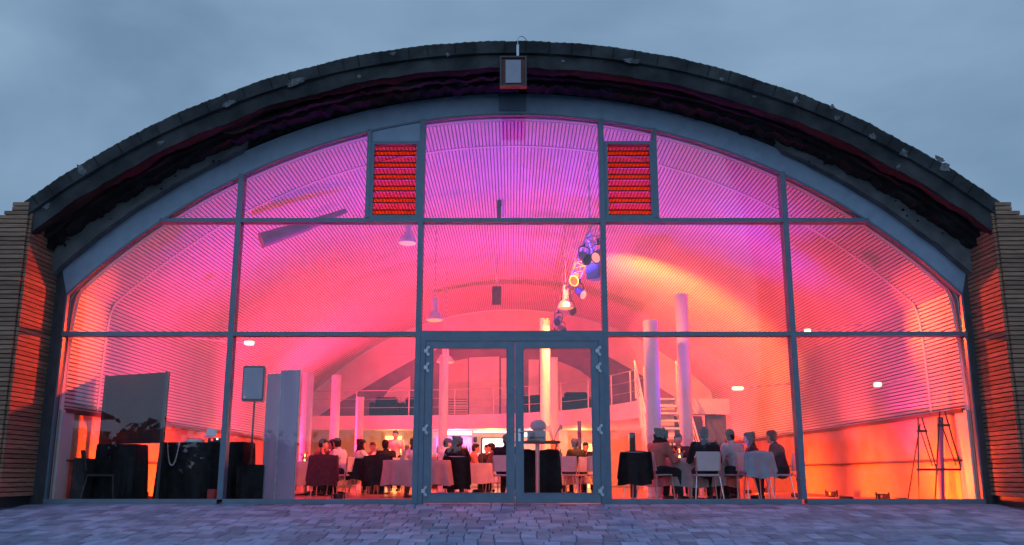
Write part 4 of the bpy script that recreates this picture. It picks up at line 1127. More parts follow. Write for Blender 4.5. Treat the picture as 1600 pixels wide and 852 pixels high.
# ------------------------------------------------------------------ furniture prototypes
def make_chair(mat, label, loc, rz):
    M_chrome = M_blackplas if mat is M_blackplas else MATS['brushed_metal']
    """faces +Y, back at -Y"""
    c = root('chair', loc, label, 'chair', 'cafe chairs in the hall', rz=rz)
    MB().bbox(-.21,.21,-.20,.22,.44,.465,.01).build('seat', mat, c, smooth=True)
    m = MB(); k=8
    for i in range(k+1):
        z = .52+.33*i/k; hwid = .225-.018*i/k
        for j in range(7):
            x = -hwid+2*hwid*j/6; y = -.22-.05*i/k-.03*cos(x/hwid*pi/2)
            m.v.append((x,y,z)); 
    n1 = len(m.v)
    m.v += [(x,y+.014,z) for x,y,z in m.v]
    for i in range(k):
        for j in range(6):
            a=i*7+j; m.f += [(a,a+1,a+8,a+7),(n1+a,n1+a+7,n1+a+8,n1+a+1)]
    for i in range(k): m.f += [(i*7,(i+1)*7,n1+(i+1)*7,n1+i*7),(i*7+6,n1+i*7+6,n1+(i+1)*7+6,(i+1)*7+6)]
    for j in range(6): m.f += [(j,n1+j,n1+j+1,j+1),(k*7+j,k*7+j+1,n1+k*7+j+1,n1+k*7+j)]
    m.build('backrest', mat, c, smooth=True)
    for s in (-1,1):
        MB().tube([(s*.2,-.2,.44),(s*.215,-.25,.50),(s*.21,-.255,.82)],.011,8).build('back_upright', M_chrome, c, smooth=True)
        MB().tube([(s*.2,-.19,.44),(s*.25,-.27,.0)],.011,8).build('leg', M_chrome, c, smooth=True)
        MB().tube([(s*.2,.2,.44),(s*.23,.24,.0)],.011,8).build('leg', M_chrome, c, smooth=True)
        MB().tube([(s*.205,-.19,.435),(s*.205,.2,.435)],.010,8).build('side_rail', M_chrome, c, smooth=True)
    MB().tube([(-.205,-.195,.435),(.205,-.195,.435)],.010,8).build('cross_bar', M_chrome, c, smooth=True)
    return c
def make_table(loc, label, r=.8, cloth=True):
    t = root('round_table', loc, label, 'table', 'round dining tables')
    MB().lathe([(r-.02,.72),(r,.73),(r,.745),(r-.01,.75)],(0,0,0),36).build('tabletop', M_white, t, smooth=True)
    MB().lathe([(.28,0),(.26,.03),(.05,.05),(.05,.70),(.2,.72)],(0,0,0),16).build('pedestal', M_chrome, t, smooth=True)
    if cloth:
        m = MB(); n_=72; pr = [(0.01,.757),(r*.6,.757),(r+.008,.757),(r+.02,.74)] + [(r+.02+.03*k/5,.74-.5*k/5) for k in range(1,6)]
        for i,(rr,z) in enumerate(pr):
            for k in range(n_):
                a=2*pi*k/n_; f = max(0,(i-3)/5); q = rr+f*.05*sin(a*11+.6*sin(a*3))
                m.v.append((q*cos(a),q*sin(a),z+f*.02*sin(a*5)))
        for i in range(len(pr)-1):
            for k in range(n_): m.f.append((i*n_+k,i*n_+(k+1)%n_,(i+1)*n_+(k+1)%n_,(i+1)*n_+k))
        m.f.append(tuple(range(n_))[::-1])
        o = m.build('tablecloth', M_cloth, None, smooth=True); o.location = loc
        tag(o, 'white cloth on the '+label, 'tablecloth', 'white tablecloths')
    return t
CH0 = None
def chair(loc, rz, label, mat=None):
    global CH0
    if mat is not None: return make_chair(mat, label, loc, rz)
    if CH0 is None: CH0 = make_chair(M_plastic, label, loc, rz); return CH0
    return copy_tree(CH0, loc, rz, label)
def jacket(loc, rz, label, w=.25, top=.86, low=.30, mat=M_black, seed=1):
    """cloth draped over a chair back (chair faces +Y local)"""
    m = MB(); nu, nv = 18, 14; rr = random.Random(seed)
    def sh(u, v):  # u along width -1..1, v 0..1 front bottom -> over top -> back bottom
        if v < .3: f = v/.3; z = top-.25+.25*f; y = -.19-.02*f
        elif v < .4: f=(v-.3)/.1; z = top+.012*sin(f*pi); y = -.21-.09*f
        else: f=(v-.4)/.6; z = top-(top-low)*f; y = -.30-.06*f - .02*sin(u*7+seed)*f
        x = u*(w-.03+ .07*max(0,(v-.4))/.6) ; z += .03*sin(u*5+seed)*max(0,v-.5) - (.03*u*u if v<.45 else 0)
        return (x,y,z)
    for i in range(nv+1):
        for j in range(nu+1): m.v.append(sh(-1+2*j/nu, i/nv))
    n1 = len(m.v); m.v += [(x,y+(.012 if i//(nu+1)>5 else -.012),z) for i,(x,y,z) in enumerate(m.v)]
    for i in range(nv):
        for j in range(nu):
            a=i*(nu+1)+j; m.f += [(a,a+1,a+nu+2,a+nu+1),(n1+a,n1+a+nu+1,n1+a+nu+2,n1+a+1)]
    for i in range(nv):
        for j in (0,nu): a=i*(nu+1)+j; b_=a+nu+1; m.f.append((a,b_,n1+b_,n1+a))
    for j in range(nu):
        for i in (0,nv): a=i*(nu+1)+j; m.f.append((a,a+1,n1+a+1,n1+a))
    # sleeves
    for s in (-1,1):
        capsule(m, Vector((s*(w-.02),-.25,top-.05)), Vector((s*(w+.03),-.30,low+.12)), .045,.035, 10)
    o = m.build('jacket', mat, None, smooth=True); o.location = loc; o.rotation_euler=(0,0,rz)
    return tag(o, label, 'jacket', 'jackets hung over chair backs')

# --- right-hand group near the glass (Y 16.2 .. 18.5)
FZ = 0.0
def wx(px, Y): return WX(px, Y, .5)
yM = 16.35
man = place_person(PM_back, (wx(1104,yM+.25), yM+.25, 0), 0, 'man in a dark jacket on the white chair, back to the glass', M_navy, M_darkcloth, M_hair)
chair((wx(1104,yM+.15), yM+.22, 0), 0, 'white plastic chair under the man in the dark jacket, nearest the glass')
wom = place_person(PM_woman, (wx(1026,16.9), 16.9, 0), radians(-52), 'woman with curly dark hair and coral top, left of the man in dark jacket', M_red, M_darkcloth, M_hair)
chair((wx(1026,16.9)-.02, 16.88, 0), radians(-52), 'white chair under the woman in the coral top')
c_ = chair((wx(1003,16.45), 16.45+.2, 0), radians(-25), 'white chair hidden under a black jacket beside the door')
jacket((wx(1003,16.45), 16.45+.2, 0), radians(-25), 'black jacket hanging over the chair beside the right door leaf', .27, .86, .28, seed=3)
tb = make_table((wx(1080,17.6), 17.75, 0), 'round table in front of the man in the dark jacket', .78)
m3 = place_person(PM_side, (wx(1152,17.1), 17.1, 0), radians(28), 'person in a pale grey shirt seated right of the man in the dark jacket', M_greyshirt, M_darkcloth, M_hair)
chair((wx(1152,17.1), 17.07, 0), radians(28), 'white chair under the person in the pale grey shirt')
chair((wx(1182,16.5), 16.7, 0), radians(10), 'white chair carrying a grey jacket, right of the pale grey shirt')
jacket((wx(1182,16.5), 16.7, 0), radians(10), 'slate grey jacket over the chair right of the pale grey shirt', .25, .86, .40, mat=M_steel, seed=5)
place_person(PM_farw, (wx(1180,18.7), 18.7, 0), radians(75), 'dark haired guest leaning in behind the slate grey jacket', M_plum, M_darkcloth, M_hair)
chair((wx(1180,18.7), 18.68, 0), radians(75), 'white chair under the dark haired guest behind the slate grey jacket')
place_person(PM_side, (wx(1222,17.6), 17.6, 0), radians(60), 'guest in plum clothes seated beside the right-hand mullion', M_plum, M_darkcloth, M_hair2)
chair((wx(1222,17.6)+.0, 17.58, 0), radians(60), 'white chair under the guest in plum by the right-hand mullion')
place_person(PM_far, (wx(1058,19.4), 19.2, 0), radians(175), 'guest across the table, facing the glass between two neighbours', M_plum, M_darkcloth, M_hair)
chair((wx(1058,19.4), 19.22, 0), radians(175), 'white chair under the guest facing the glass')
# candle / flowers on table
def centrepiece(loc, label):
    c = root('candle_bowl', loc, label, 'candle', 'glowing table centrepieces')
    MB().lathe([(.03,0),(.07,.015),(.085,.08),(.08,.10)],(0,0,0),16).build('bowl', M_cloth, c, smooth=True)
    m = MB(); rr = random.Random(9)
    for k in range(26):
        a=rr.random()*6.28; q=rr.random()*.10; m.ball((q*cos(a),q*sin(a),.11+rr.random()*.09),.022,8,5)
    m.build('petals', pmat('orange_petals',(.7,.25,.05),.7), c, kind='stuff')
    MB().lathe([(.006,.10),(.014,.12),(.012,.15),(.002,.18)],(0,-.06,0),10).build('flame', E_candle, c, smooth=True)
    MB().lathe([(.02,.0),(.02,.10)],(0,-.06,.0),10).build('candle', E_candle, c, smooth=True)
    return c
cp0 = centrepiece((wx(1061,17.5), 17.45, .757), 'glowing candle bowl between the woman in coral and the man in dark')
def glassware(x,y,z,label):
    o = MB().lathe([(.03,0),(.03,.004),(.004,.01),(.004,.08),(.03,.11),(.035,.17),(.028,.20)],(0,0,0),14).build('wine_glass', M_doorglass, None, smooth=True); o.location=(x,y,z)
    return tag(o,label,'wine glass','glasses on the tables')
for k,(px,yy) in enumerate(((1043,17.3),(1075,17.5),(1118,17.7),(1135,17.4))):
    glassware(wx(px,yy),yy,.757,('wine glass left of the candle bowl','wine glass right of the candle bowl','wine glass past the man in the dark jacket','wine glass near the pale grey shirt')[k])

BT0=None
for k,(px,yy,lb) in enumerate(((1052,17.9,'tall dark bottle behind the candle bowl on the near right table'),(1128,17.95,'tall dark bottle between the dark jacket and the pale grey shirt'),(500,21.5,'tall dark bottle on the table by the fabric screen'),(588,22.7,'tall dark bottle on the middle table'),(876,22.2,'tall dark bottle on the orange-lit table'),(752,25.0,'tall dark bottle on the table under the television'))):
    if BT0 is None:
        BT0 = MB().lathe([(.036,0),(.038,.01),(.038,.17),(.014,.23),(.014,.29),(.016,.295)],(0,0,0),12).build('bottle', M_blackplas, None, smooth=True); bo=BT0
    else: bo = BT0.copy(); col.objects.link(bo)
    bo.location=(wx(px,yy),yy,.757); tag(bo,lb,'bottle','bottles on the tables')
PL0=None
for k,(dx,dy,lb) in enumerate(((-.45,-.25,'white plate before the woman in coral'),(.05,-.5,'white plate before the man in the dark jacket'),(.5,-.2,'white plate before the pale grey shirt'))):
    if PL0 is None:
        PL0 = MB().lathe([(.06,0),(.12,.012),(.125,.018),(.06,.008)],(0,0,0),20).build('plate', M_white, None, smooth=True); po_=PL0
    else: po_ = PL0.copy(); col.objects.link(po_)
    po_.location=(wx(1080,17.6)+dx,17.75+dy,.758); tag(po_,lb,'plate','plates on the near right table')

# --- centre-left group (behind the panes left of the door)
def far_seat(px, Y, rz, plabel, clabel, pm, top, hair=M_hair, trous=M_darkcloth):
    x = wx(px,Y)
    place_person(pm,(x,Y,0),rz,plabel,top,trous,hair)
    chair((x,Y-.02*cos(rz),0),rz,clabel)
make_table((wx(505,21.5),21.8,0),'round table right of the grey fabric screen',.75)
far_seat(494,21.9,radians(-80),'guest with folded arms left of the table by the fabric screen','white chair under the guest nearest the fabric screen',PM_far,M_red)
far_seat(508,22.9,radians(185),'guest in dark top facing the glass at the table by the fabric screen','white chair under the dark-topped guest by the fabric screen',PM_far,M_plum)
far_seat(524,22.4,radians(100),'guest in a pale top with hand raised at the table by the fabric screen','white chair under the pale-topped guest with hand raised',PM_farw,M_whiteshirt)
far_seat(534,21.3,radians(70),'guest in a white shirt turned sideways at the table by the fabric screen','white chair under the sideways guest in white',PM_side,M_whiteshirt)
chair((wx(507,20.4),20.5,0),0,'white chair hidden under a plum coat near the fabric screen'); jacket((wx(507,20.4),20.5,0),0,'plum coat draped over the chair near the fabric screen',.30,.88,.22,mat=M_plum,seed=7)
make_table((wx(585,22),23.0,0),'round table left of the doors near the middle',.75)
far_seat(558,22.4,radians(-60),'long haired guest in a pale dress left of the middle table','white chair under the long haired guest in pale dress',PM_farw,M_whiteshirt,M_hair,M_cloth)
far_seat(582,24.2,radians(180),'guest in coral facing the glass at the middle table','white chair under the guest in coral at the middle table',PM_far,M_red,M_hair2)
far_seat(606,22.3,radians(40),'guest in black leaning back at the right of the middle table','white chair under the leaning guest in black',PM_side,M_navy)
chair((wx(590,20.9),21.0,0),radians(5),'white chair hidden under a black coat at the middle table'); jacket((wx(590,20.9),21.0,0),radians(5),'black coat draped over the chair at the middle table',.30,.88,.22,seed=8)
chair((wx(566,21.2),21.5,0),radians(-25),'white chair hidden under a short black jacket at the middle table'); jacket((wx(566,21.2),21.5,0),radians(-25),'short black jacket over the chair left of the middle table',.24,.84,.35,seed=9)
place_person(PM_stand,(wx(617,26.5),26.5,0),radians(170),'person in a white shirt standing before the bright kitchen opening',M_whiteshirt,M_darkcloth,M_hair)
centrepiece((wx(476,21.5),21.5,.757),'glowing candle bowl beside the grey fabric screen'); make_table((wx(476,21.5),21.6,0),'round table partly hidden by the grey fabric screen',.6)
make_table((wx(648,19.5),19.9,0),'round table with a white cloth just left of the door frame',.7)
place_person(PM_farw,(wx(650,20.9),20.9,0),radians(180),'guest in pale pink behind the table left of the door frame',M_whiteshirt,M_cloth,M_hair2)
chair((wx(650,20.9),20.92,0),radians(180),'white chair under the guest in pale pink by the door frame')
# --- through left door leaf
far_seat(690,21.5,radians(-55),'man in an orange-lit white shirt seen through the left door leaf','white chair under the white-shirted man behind the left door leaf',PM_side,M_whiteshirt)
far_seat(713,20.6,radians(5),'long haired woman in a black dress behind the left door leaf','white chair under the woman in the black dress',PM_farw,M_black,M_hair)
jacket((wx(713,20.6),20.58,0),radians(5),'black shawl over the chair of the woman in the black dress',.26,.86,.15,seed=12)
far_seat(790,19.6,radians(-12),'person in a dark suit seated at the inner edge of the left door leaf','chair under the person in the dark suit',PM_back,M_navy)
make_table((wx(752,25),25.2,0),'round table under the television',.7)
far_seat(735,25.4,radians(-85),'guest in coral left of the table under the television','white chair left of the table under the television',PM_far,M_red)
far_seat(762,26.3,radians(170),'guest in black behind the table under the television','white chair behind the table under the television',PM_far,M_navy)
far_seat(775,24.9,radians(80),'guest in plum right of the table under the television','white chair right of the table under the television',PM_far,M_plum)
# --- through right door leaf: bar table with display box
xt = wx(840,17.2)
bt = root('standing_table', (xt,17.2,0),'tall narrow table on a metal post behind the right door leaf','table')
MB().bbox(-.42,.42,-.28,.28,1.02,1.06,.01).build('tabletop', M_wood, bt)
MB().tube([(0,0,.02),(0,0,1.02)],.04,14).build('post', M_chrome, bt, smooth=True)
MB().lathe([(.26,0),(.25,.02),(.05,.03)],(0,0,0),24).build('foot_plate', M_chrome, bt, smooth=True)
bx = MB().bbox(-.19,.15,-.12,.12,0,.19,.008).build('display_box', M_cloth); bx.location=(xt,17.15,1.06)
tag(bx,'white open display box on the tall table behind the right door leaf','box')
b = MB(); 
for k in range(9): b.box(-.155+k*.032,-.155+k*.032+.02,-.1275,-.1205,.04,.075)
b.build('printed_line', M_plum, bx, kind='stuff')
bw = root('round_bowl',(xt+.02,17.4,1.06),'pink domed bowl standing behind the display box','bowl')
MB().lathe([(.07,0),(.05,.02),(.05,.16),(.08,.20),(.14,.24),(.155,.30),(.13,.36),(.07,.40),(.02,.41)],(0,0,0),24).build('dome', M_cloth, bw, smooth=True)
m = MB(); rr = random.Random(2)
for k in range(14):
    a=rr.random()*6.28; m.tube([(0,0,.0),(.08*cos(a),.08*sin(a),.18),(.16*cos(a),.14*sin(a),.20+.1*rr.random())],.004,5); m.ball((.16*cos(a),.14*sin(a),.22+.1*rr.random()),.014,7,5)
fo = m.build('flower_spray', M_cloth, None); fo.location=(xt+.30,17.3,1.06); fo['label']='white flower spray right of the pink domed bowl'; fo['category']='flowers'
# black draped stool columns behind
for dx, lb in ((-.20,'black coat hanging on a chair left of the metal table post'),(.24,'black coat hanging on a chair right of the metal table post')):
    chair((xt+dx,17.9,0),0,'white chair under the '+lb); jacket((xt+dx,17.9,0),0,lb,.17,.92,.10,seed=14 if dx<0 else 15)
make_table((wx(880,22),22.4,0),'round table lit orange behind the right door leaf',.75)
chair((wx(884,20.3),20.5,0),radians(5),'empty white chair glowing orange behind the right door leaf')
far_seat(905,21.4,radians(35),'guest in a dark jumper seen between the orange chairs','white chair under the guest in the dark jumper',PM_side,M_navy)
far_seat(862,23.2,radians(200),'guest in coral behind the tall table','white chair under the guest in coral behind the tall table',PM_farw,M_red,M_hair2)
chair((wx(928,20.2),20.4,0),radians(15),'empty white chair at the hinge side of the right door leaf')
far_seat(934,23.4,radians(150),'guest in black at the hinge side of the right door leaf','white chair under the guest in black at the hinge side',PM_far,M_navy)
far_seat(915,24.4,radians(180),'guest in front of the lit yellow doorway','white chair under the guest before the yellow doorway',PM_far,M_whiteshirt)
px_,pz_ = W(905,658,24); 
tag(MB().tube([(px_,24,0),(px_,24,pz_)],.05,10).build('floor_post', M_plum, smooth=True),'thin dark post standing before the lit yellow doorway','post')
px_,pz_ = W(988,676,19); 
tag(MB().bbox(px_-.06,px_+.06,19,19.15,0,pz_,.01).build('slim_speaker', M_blackplas),'slim black loudspeaker tower beyond the chair with the black jacket','speaker')

# furniture on the gallery
def sofa(x,y,label):
    s = root('armchair',(x,y,ZG1),label,'armchair','dark armchairs on the gallery')
    MB().bbox(-.4,.4,-.35,.35,.1,.42,.04).build('seat', M_black, s); MB().bbox(-.4,.4,.2,.38,.42,.8,.04).build('backrest', M_black, s)
    for q in (-1,1): MB().bbox(q*.46-.07,q*.46+.07,-.35,.35,.1,.58,.03).build('armrest', M_black, s)
    for q in (-1,1): MB().tube([(q*.35,-.3,0),(q*.35,-.3,.1)],.02,6).tube([(q*.35,.3,0),(q*.35,.3,.1)],.02,6).build('leg', M_chrome, s)
sofa(WX(600,33,2.7),33.3,'dark armchair on the gallery, leftmost behind the railing')
sofa(WX(648,33,2.7),33.3,'dark armchair on the gallery beside the door frame')
sofa(WX(835,31.5,2.7),32.2,'dark armchair on the gallery behind the right door leaf')
sofa(WX(905,30,2.7),31.2,'dark armchair on the gallery towards the staircase')

# --- left side: board, DJ table, speaker, screen
Xa, Za = W(166,588,16.40); Xb, Zb = W(266,561,15.75)
bd = root('black_board',((Xa+Xb)/2,16.07,0),'large matt black board on legs behind the far left pane','display board',world=True)
def plate(xa,ya,xb,yb,z0,z1,t,z1b=None):
    z1b = z1 if z1b is None else z1b
    d = Vector((xb-xa,yb-ya,0)).normalized(); nn_ = Vector((-d.y,d.x,0))*t/2
    a_,b_ = Vector((xa,ya,0)),Vector((xb,yb,0)); return MB().add([p+Vector((0,0,z)) for z in (z0,z1) for p in (a_-nn_,b_-nn_,b_+nn_,a_+nn_)],[(0,3,2,1),(4,5,6,7),(0,1,5,4),(1,2,6,5),(2,3,7,6),(3,0,4,7)])
zt_ = Za
plate(Xa,16.40,Xb,15.75,.98,Za,.05).build('board_panel', M_board, bd)
for t_ in (.02,.98):
    xx,yy = Xa+(Xb-Xa)*t_, 16.40+(15.75-16.40)*t_
    MB().box(xx-.025,xx+.025,yy-.045,yy+.045,0,zt_+.01).build('leg', M_blackplas, bd)
    MB().box(xx-.04,xx+.04,yy-.3,yy+.3,0,.04).build('foot', M_blackplas, bd)
# black draped tables
def drape(x0,x1,y0,y1,h,label,seed,name='draped_table'):
    t = root(name,((x0+x1)/2,(y0+y1)/2,0),label,'table','black draped tables by the left panes',world=True)
    m = MB(); n_=120; w,dp = (x1-x0)/2,(y1-y0)/2; cx,cy_=(x0+x1)/2,(y0+y1)/2; per=[]
    for k in range(n_):
        s_=k/n_*4; i=int(s_); f=s_-i; c4=[(-1,-1),(1,-1),(1,1),(-1,1)]; a_,b_=c4[i],c4[(i+1)%4]
        per.append((a_[0]+(b_[0]-a_[0])*f,a_[1]+(b_[1]-a_[1])*f))
    lv=[(h,0),(h-.02,.008)]+[(h-.02-(h-.03)*q/5,.01+.02*q/5) for q in range(1,6)]
    for (z,o_) in lv:
        for k,(u,v) in enumerate(per):
            wv = (o_-.008)*1.4*sin(k*1.25+seed+sin(k*.3)) if o_>.008 else 0
            m.v.append((cx+u*(w+o_+wv),cy_+v*(dp+o_+wv),z))
    for i in range(len(lv)-1):
        for k in range(n_): m.f.append((i*n_+k,i*n_+(k+1)%n_,(i+1)*n_+(k+1)%n_,(i+1)*n_+k))
    m.f.append(tuple(range(n_))[::-1]); m.build('black_drape', M_black, t, smooth=True)
    MB().box(x0+.02,x1-.02,y0+.02,y1-.02,h-.05,h-.012).build('tabletop', M_wood, t)
    for q in (x0+.06,x1-.06):
        for r_ in (y0+.06,y1-.06): MB().tube([(q,r_,0),(q,r_,h-.05)],.02,8).build('leg', M_chrome, t)
    return t
x0,x1 = WX(252,16.0),WX(346,16.0); x2 = WX(388,16.8)
drape(x0,x1,15.95,16.7,1.0,'black draped table carrying the laptop behind the far left pane',1)
drape(x1+.05,x2+.05,16.3,17.0,1.02,'black draped table half hidden behind the left mullion',2)
drape(WX(168,16.2),WX(226,16.2),15.78,16.3,.965,'black draped table under the big black board',3)
MB_ = MB().bbox(WX(370,15.7),WX(411,15.7),15.75,16.1,0,.62,.01).build('flight_case', M_black); tag(MB_,'low black case on the floor left of the grey fabric screen','case')
c1_ = -7.28
cs = MB().bbox(c1_,c1_+.22,15.45,15.8,0,.72,.01).build('speaker_case', M_blackplas); tag(cs,'black upright case at the far left corner inside the glass','case')
chair((-6.92,15.65,0),radians(-60),'dark seated bar chair left of the big black board',M_blackplas)
# laptop on stand
LS=.62
lx = WX(325,16.2,1.1)
lt = root('laptop',(lx,16.25,1.003),'open laptop tilted on a stand on the black draped table','laptop'); lt.scale=(LS,)*3
MB().tube([(-.1,-.08,0),(-.1,.08,.0),(-.1,.0,.16)],.008,6).tube([(.1,-.08,0),(.1,.08,.0),(.1,.0,.16)],.008,6).build('stand', M_galv, lt)
MB().obox((0,0,.17),(.30,.20,.018),Matrix.Rotation(radians(15),3,'X')).build('keyboard_base', M_galv, lt)
MB().obox((.03,.12,.29),(.30,.014,.21),Matrix.Rotation(radians(-18),3,'X')@Matrix.Rotation(radians(10),3,'Y')).build('screen_lid', M_stickerw, lt)
mxr = root('mixer',(WX(303,16.1,1.05),16.15,1.003),'small white mixing desk left of the laptop','mixer')
MB().bbox(-.14,.14,-.1,.1,0,.05,.008).build('case', M_white, mxr)
for k in range(8): MB().lathe([(.009,0),(.009,.018)],(-.11+.031*k,0,.05),8).build('knob', M_blackplas, mxr)
cdp = root('media_player',(WX(338,16.1,1.05),16.15,1.003),'dark media player with a red light right of the laptop','media player')
MB().bbox(-.13,.13,-.12,.12,0,.07,.008).build('case', M_blackplas, cdp); MB().ball((-.05,-.125,.04),.02,8,6).build('indicator', E_red, cdp); MB().ball((.04,-.125,.055),.018,8,6).build('indicator', E_white, cdp)
# silver garland
pts=[]
xa_,za_=W(262,692,15.9); xb_,zb_=W(281,686,15.9); dip=W(270,727,15.9)[1]
for i in range(25):
    t_=i/24; u=2*t_-1; pts.append((xa_+(xb_-xa_)*t_,15.895,dip+(min(za_,zb_)-dip)*(abs(u)**2.4)))
m = MB().tube(pts,.008,6)
for p in pts: m.ball(p,.014,8,5)
tag(m.build('silver_garland', M_galv, smooth=True),'silver bead garland hanging in a loop from the black draped table','garland')
# red gift and glass at sill
gx = WX(334,15.6,.15)
tag(MB().bbox(gx-.06,gx+.06,15.45,15.57,0,.22,.006).build('red_lantern', pmat('red_tin',(.45,.03,.03),.4)),'small red tin standing on the floor behind the sill','tin')
# PA speaker
sx_ = WX(399,16.4,2.0); zt_ = W(399,573,16.4)[1]; zb_ = W(399,628,16.4)[1]
ss = root('speaker_stand',(sx_,16.4,0),'black tripod stand carrying the loudspeaker behind the left mullion','speaker stand')
MB().tube([(0,0,.12),(0,0,zb_)],.018,10).build('pole', M_blackplas, ss, smooth=True)
MB().lathe([(.03,.9),(.035,.92),(.035,1.0),(.03,1.02)],(0,0,0),12).build('collar', M_blackplas, ss, smooth=True)
for k in range(3):
    a=2*pi*k/3+.5; MB().tube([(0,0,.75),(.45*cos(a),.45*sin(a),.02)],.012,8).build('leg', M_blackplas, ss); MB().tube([(0,0,.3),(.22*cos(a),.22*sin(a),.38)],.008,6).build('brace', M_blackplas, ss)
sp = root('loudspeaker',(sx_,16.4,zb_),'black loudspeaker on the tripod stand beside the grey fabric screen','loudspeaker')
hh_=zt_-zb_; m = MB(); poly=[(-.20,-.16),(.20,-.16),(.14,.17),(-.14,.17)]; m.prismZ(poly,0,hh_); 
o=m.build('cabinet', M_blackplas, sp); bv=o.modifiers.new('b','BEVEL'); bv.width=.03; bv.segments=3
MB().bbox(-.17,.17,-.175,-.161,.04,hh_-.04,.005).build('grille', M_steel, sp)
MB().ball((-.13,-.178,.07),.008,8,5).build('badge', E_red, sp)
# grey fabric screen
Xa,_=W(413,650,15.75); Xb,Zs=W(469,578,15.6)
fs_ = root('fabric_screen',((Xa+Xb)/2,15.7,0),'tall pale grey fabric screen standing behind the glass','screen',world=True)
Xm = (Xa*.55+Xb*.45)
plate(Xa,15.85,Xm,15.68,.0,Zs-.05,.03).build('fabric_panel', M_fabric, fs_)
plate(Xm+.01,15.68,Xb,15.58,.0,Zs,.03).build('fabric_panel', M_fabric, fs_)
MB().tube([(Xm,15.66,0),(Xm,15.66,Zs)],.014,8).build('hinge_post', M_galv, fs_)
MB().tube([(Xb+.01,15.58,0),(Xb+.01,15.58,Zs)],.012,8).build('edge_post', M_galv, fs_)

# --- right: easels and purple roll
def easel(px,Y,rz,h,label):
    e_ = root('easel',(WX(px,Y,.6),Y,0),label,'easel','folding easels by the right wall',rz=rz)
    for s in (-1,1): MB().tube([(s*.28,-.05,0),(s*.04,.05,h)],.013,6).build('leg', M_wood_dark, e_)
    MB().tube([(0,.55,0),(0,.06,h-.1)],.012,6).build('leg', M_wood_dark, e_)
    MB().box(-.22,.22,-.03,0.0,.52,.56).build('ledge', M_wood_dark, e_); MB().box(-.1,.1,.02,.04,h-.25,h-.21).build('cross_bar', M_wood_dark, e_)
    MB().tube([(.12,.0,.6),(-.05,.04,h-.15)],.01,6).build('strut', M_wood_dark, e_)
easel(1448,15.95,.3,1.42,'dark easel left of the purple roll')
easel(1482,15.60,-.2,1.50,'dark easel leaning by the right corner of the glass')
xr,zr = W(1471,652,15.7)
tag(MB().tube([(xr-.16,15.65,.02),(xr,15.75,zr)],.05,14).build('paper_roll', pmat('purple_roll',(.22,.08,.30),.6), smooth=True),'purple roll leaning between the two easels','roll')
# small glass ornaments at the sill outside
for px, lb in ((517,'small clear glass standing on the paving at the sill left of the doors'),(1092,'small clear glass standing on the paving at the sill right of the doors')):
    x_ = WX(px,14.85,0); o = MB().lathe([(.03,0),(.035,.01),(.02,.03),(.035,.07),(.04,.12),(.028,.14)],(0,0,0),14).build('drinking_glass', M_doorglass, None, smooth=True); o.location=(x_,14.85,gz(14.85)+.008)
    tag(o, lb, 'glass')

# ------------------------------------------------------------------ behind the camera (seen mirrored in the glass)
def tree(x,y,z,h,r,label,seed):
    t = root('tree',(x,y,z),label,'tree','dark trees mirrored in the glass'); rr=random.Random(seed)
    m=MB().tube([(0,0,0),(.1,.05,h*.3),(0,.1,h*.6),(.05,0,h*.85)],[.16,.12,.08,.03],8)
    for k in range(7):
        a=rr.random()*6.28; m.tube([(0,.05,h*(.3+.07*k)),(r*.6*cos(a),r*.6*sin(a),h*(.5+.07*k))],[.06,.02],6)
    m.build('trunk', M_bark, t, smooth=True)
    m=MB()
    cl=[(rr.gauss(0,.42)*r,rr.gauss(0,.42)*r,h*rr.uniform(.12,.93)) for _ in range(34)]
    for k in range(5200):
        c=rr.choice(cl); s_=r*.26; p=Vector((c[0]+rr.gauss(0,s_),c[1]+rr.gauss(0,s_),c[2]+rr.gauss(0,s_*.7)))
        if p.z<.3: p.z=.3
        u=Vector((rr.gauss(0,1),rr.gauss(0,1),rr.gauss(0,1))).normalized(); v=u.orthogonal().normalized(); q=.18+.16*rr.random()
        m.add([p-u*q,p-v*q*.7,p+u*q,p+v*q*.7],[(0,1,2,3)])
    m.build('crown', M_leaf, t, kind='stuff')
rt = random.Random(8)
tl = ['at the far left end','second from the left end','third from the left end','left of the middle','at the middle','right of the middle','third from the right end','second from the right end','at the far right end','between the two leftmost','between the middle pair','between the two rightmost']
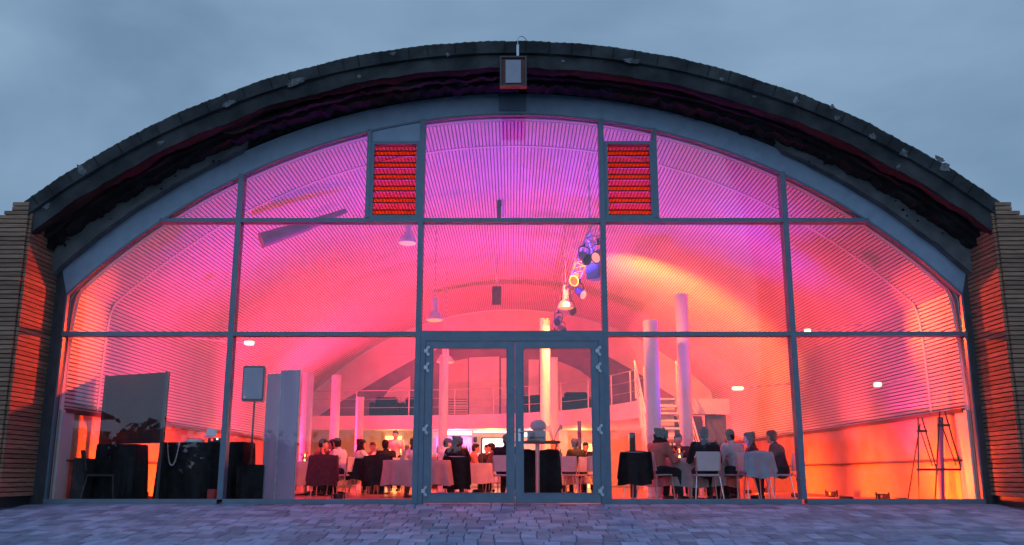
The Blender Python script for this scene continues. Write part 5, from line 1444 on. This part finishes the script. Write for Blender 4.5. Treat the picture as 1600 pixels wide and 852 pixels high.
for k in range(12):
    xx = -27+k*5 if k<10 else (-22+k*3); xx += rt.uniform(-1,1)
    lab = 'dark leafy tree mirrored in the glass, '+['far left, tallest of the row','left, broad crown','left of the board reflection','behind the left table','before the left pane','centre left','centre','centre right','right','right, near the easels','far right','last at the right'][k]
    tree(xx,-26-rt.random()*6,-2.2,rt.uniform(3.9,4.7)+(.3 if k<4 else 0),rt.uniform(2.4,3.0),lab,k+20)
m = MB(); nw = 220
for i in range(nw+1):
    x = -75+150*i/nw
    for j,(yy,zz) in enumerate(((-40,-2.3),(-40.5,-1.2),(-41.5,-.2),(-43,.35),(-46,.2),(-48,-2.3))):
        b_ = 1.0 if 0<j<5 else 0
        m.v.append((x+b_*fbm(i*.9,j,2,4)*.5, yy+b_*fbm(i*.5,j*2,7,4)*.9, zz+b_*(fbm(i*.23,j,4,5)*1.0+.25*rt.random())))
for i in range(nw):
    for j in range(5): m.f.append((6*i+j,6*(i+1)+j,6*(i+1)+j+1,6*i+j+1))
wd = m.build('far_wood', M_leaf, None, kind='stuff')
pr = root('parasol',(-11.2,7.5,gz(7.5)),'wide dark parasol on the terrace mirrored in the far left pane','parasol')
m = MB(); hc=W(150,652,22.5)[1]-gz(7.5); n_=16
m.lathe([(1.45,hc),(1.46,hc+.03),(1.0,hc+.2),(.5,hc+.36),(.03,hc+.45),(.02,hc+.4),(.5,hc+.32),(1.0,hc+.16),(1.43,hc)],(0,0,0),8).build('canopy', M_parasol, pr)
MB().tube([(0,0,0),(0,0,hc+.5)],.025,8).build('pole', M_chrome, pr)
MB().lathe([(.3,0),(.3,.06),(.05,.1)],(0,0,0),16).build('base', M_conc_dark, pr)
for k in range(8):
    a=2*pi*k/8; MB().tube([(0,0,hc+.05),(.8*cos(a),.8*sin(a),hc+.17)],.01,5).build('rib', M_chrome, pr)
place_person(PM_far,(-10.6,8.0,gz(8.0)),radians(-70),'person in a pale shirt seated on the terrace under the mirrored parasol',M_greyshirt,M_darkcloth,M_hair)
make_chair(M_plastic,'white terrace chair under the person below the mirrored parasol',(-10.6,7.99,gz(8.0)),radians(-70))
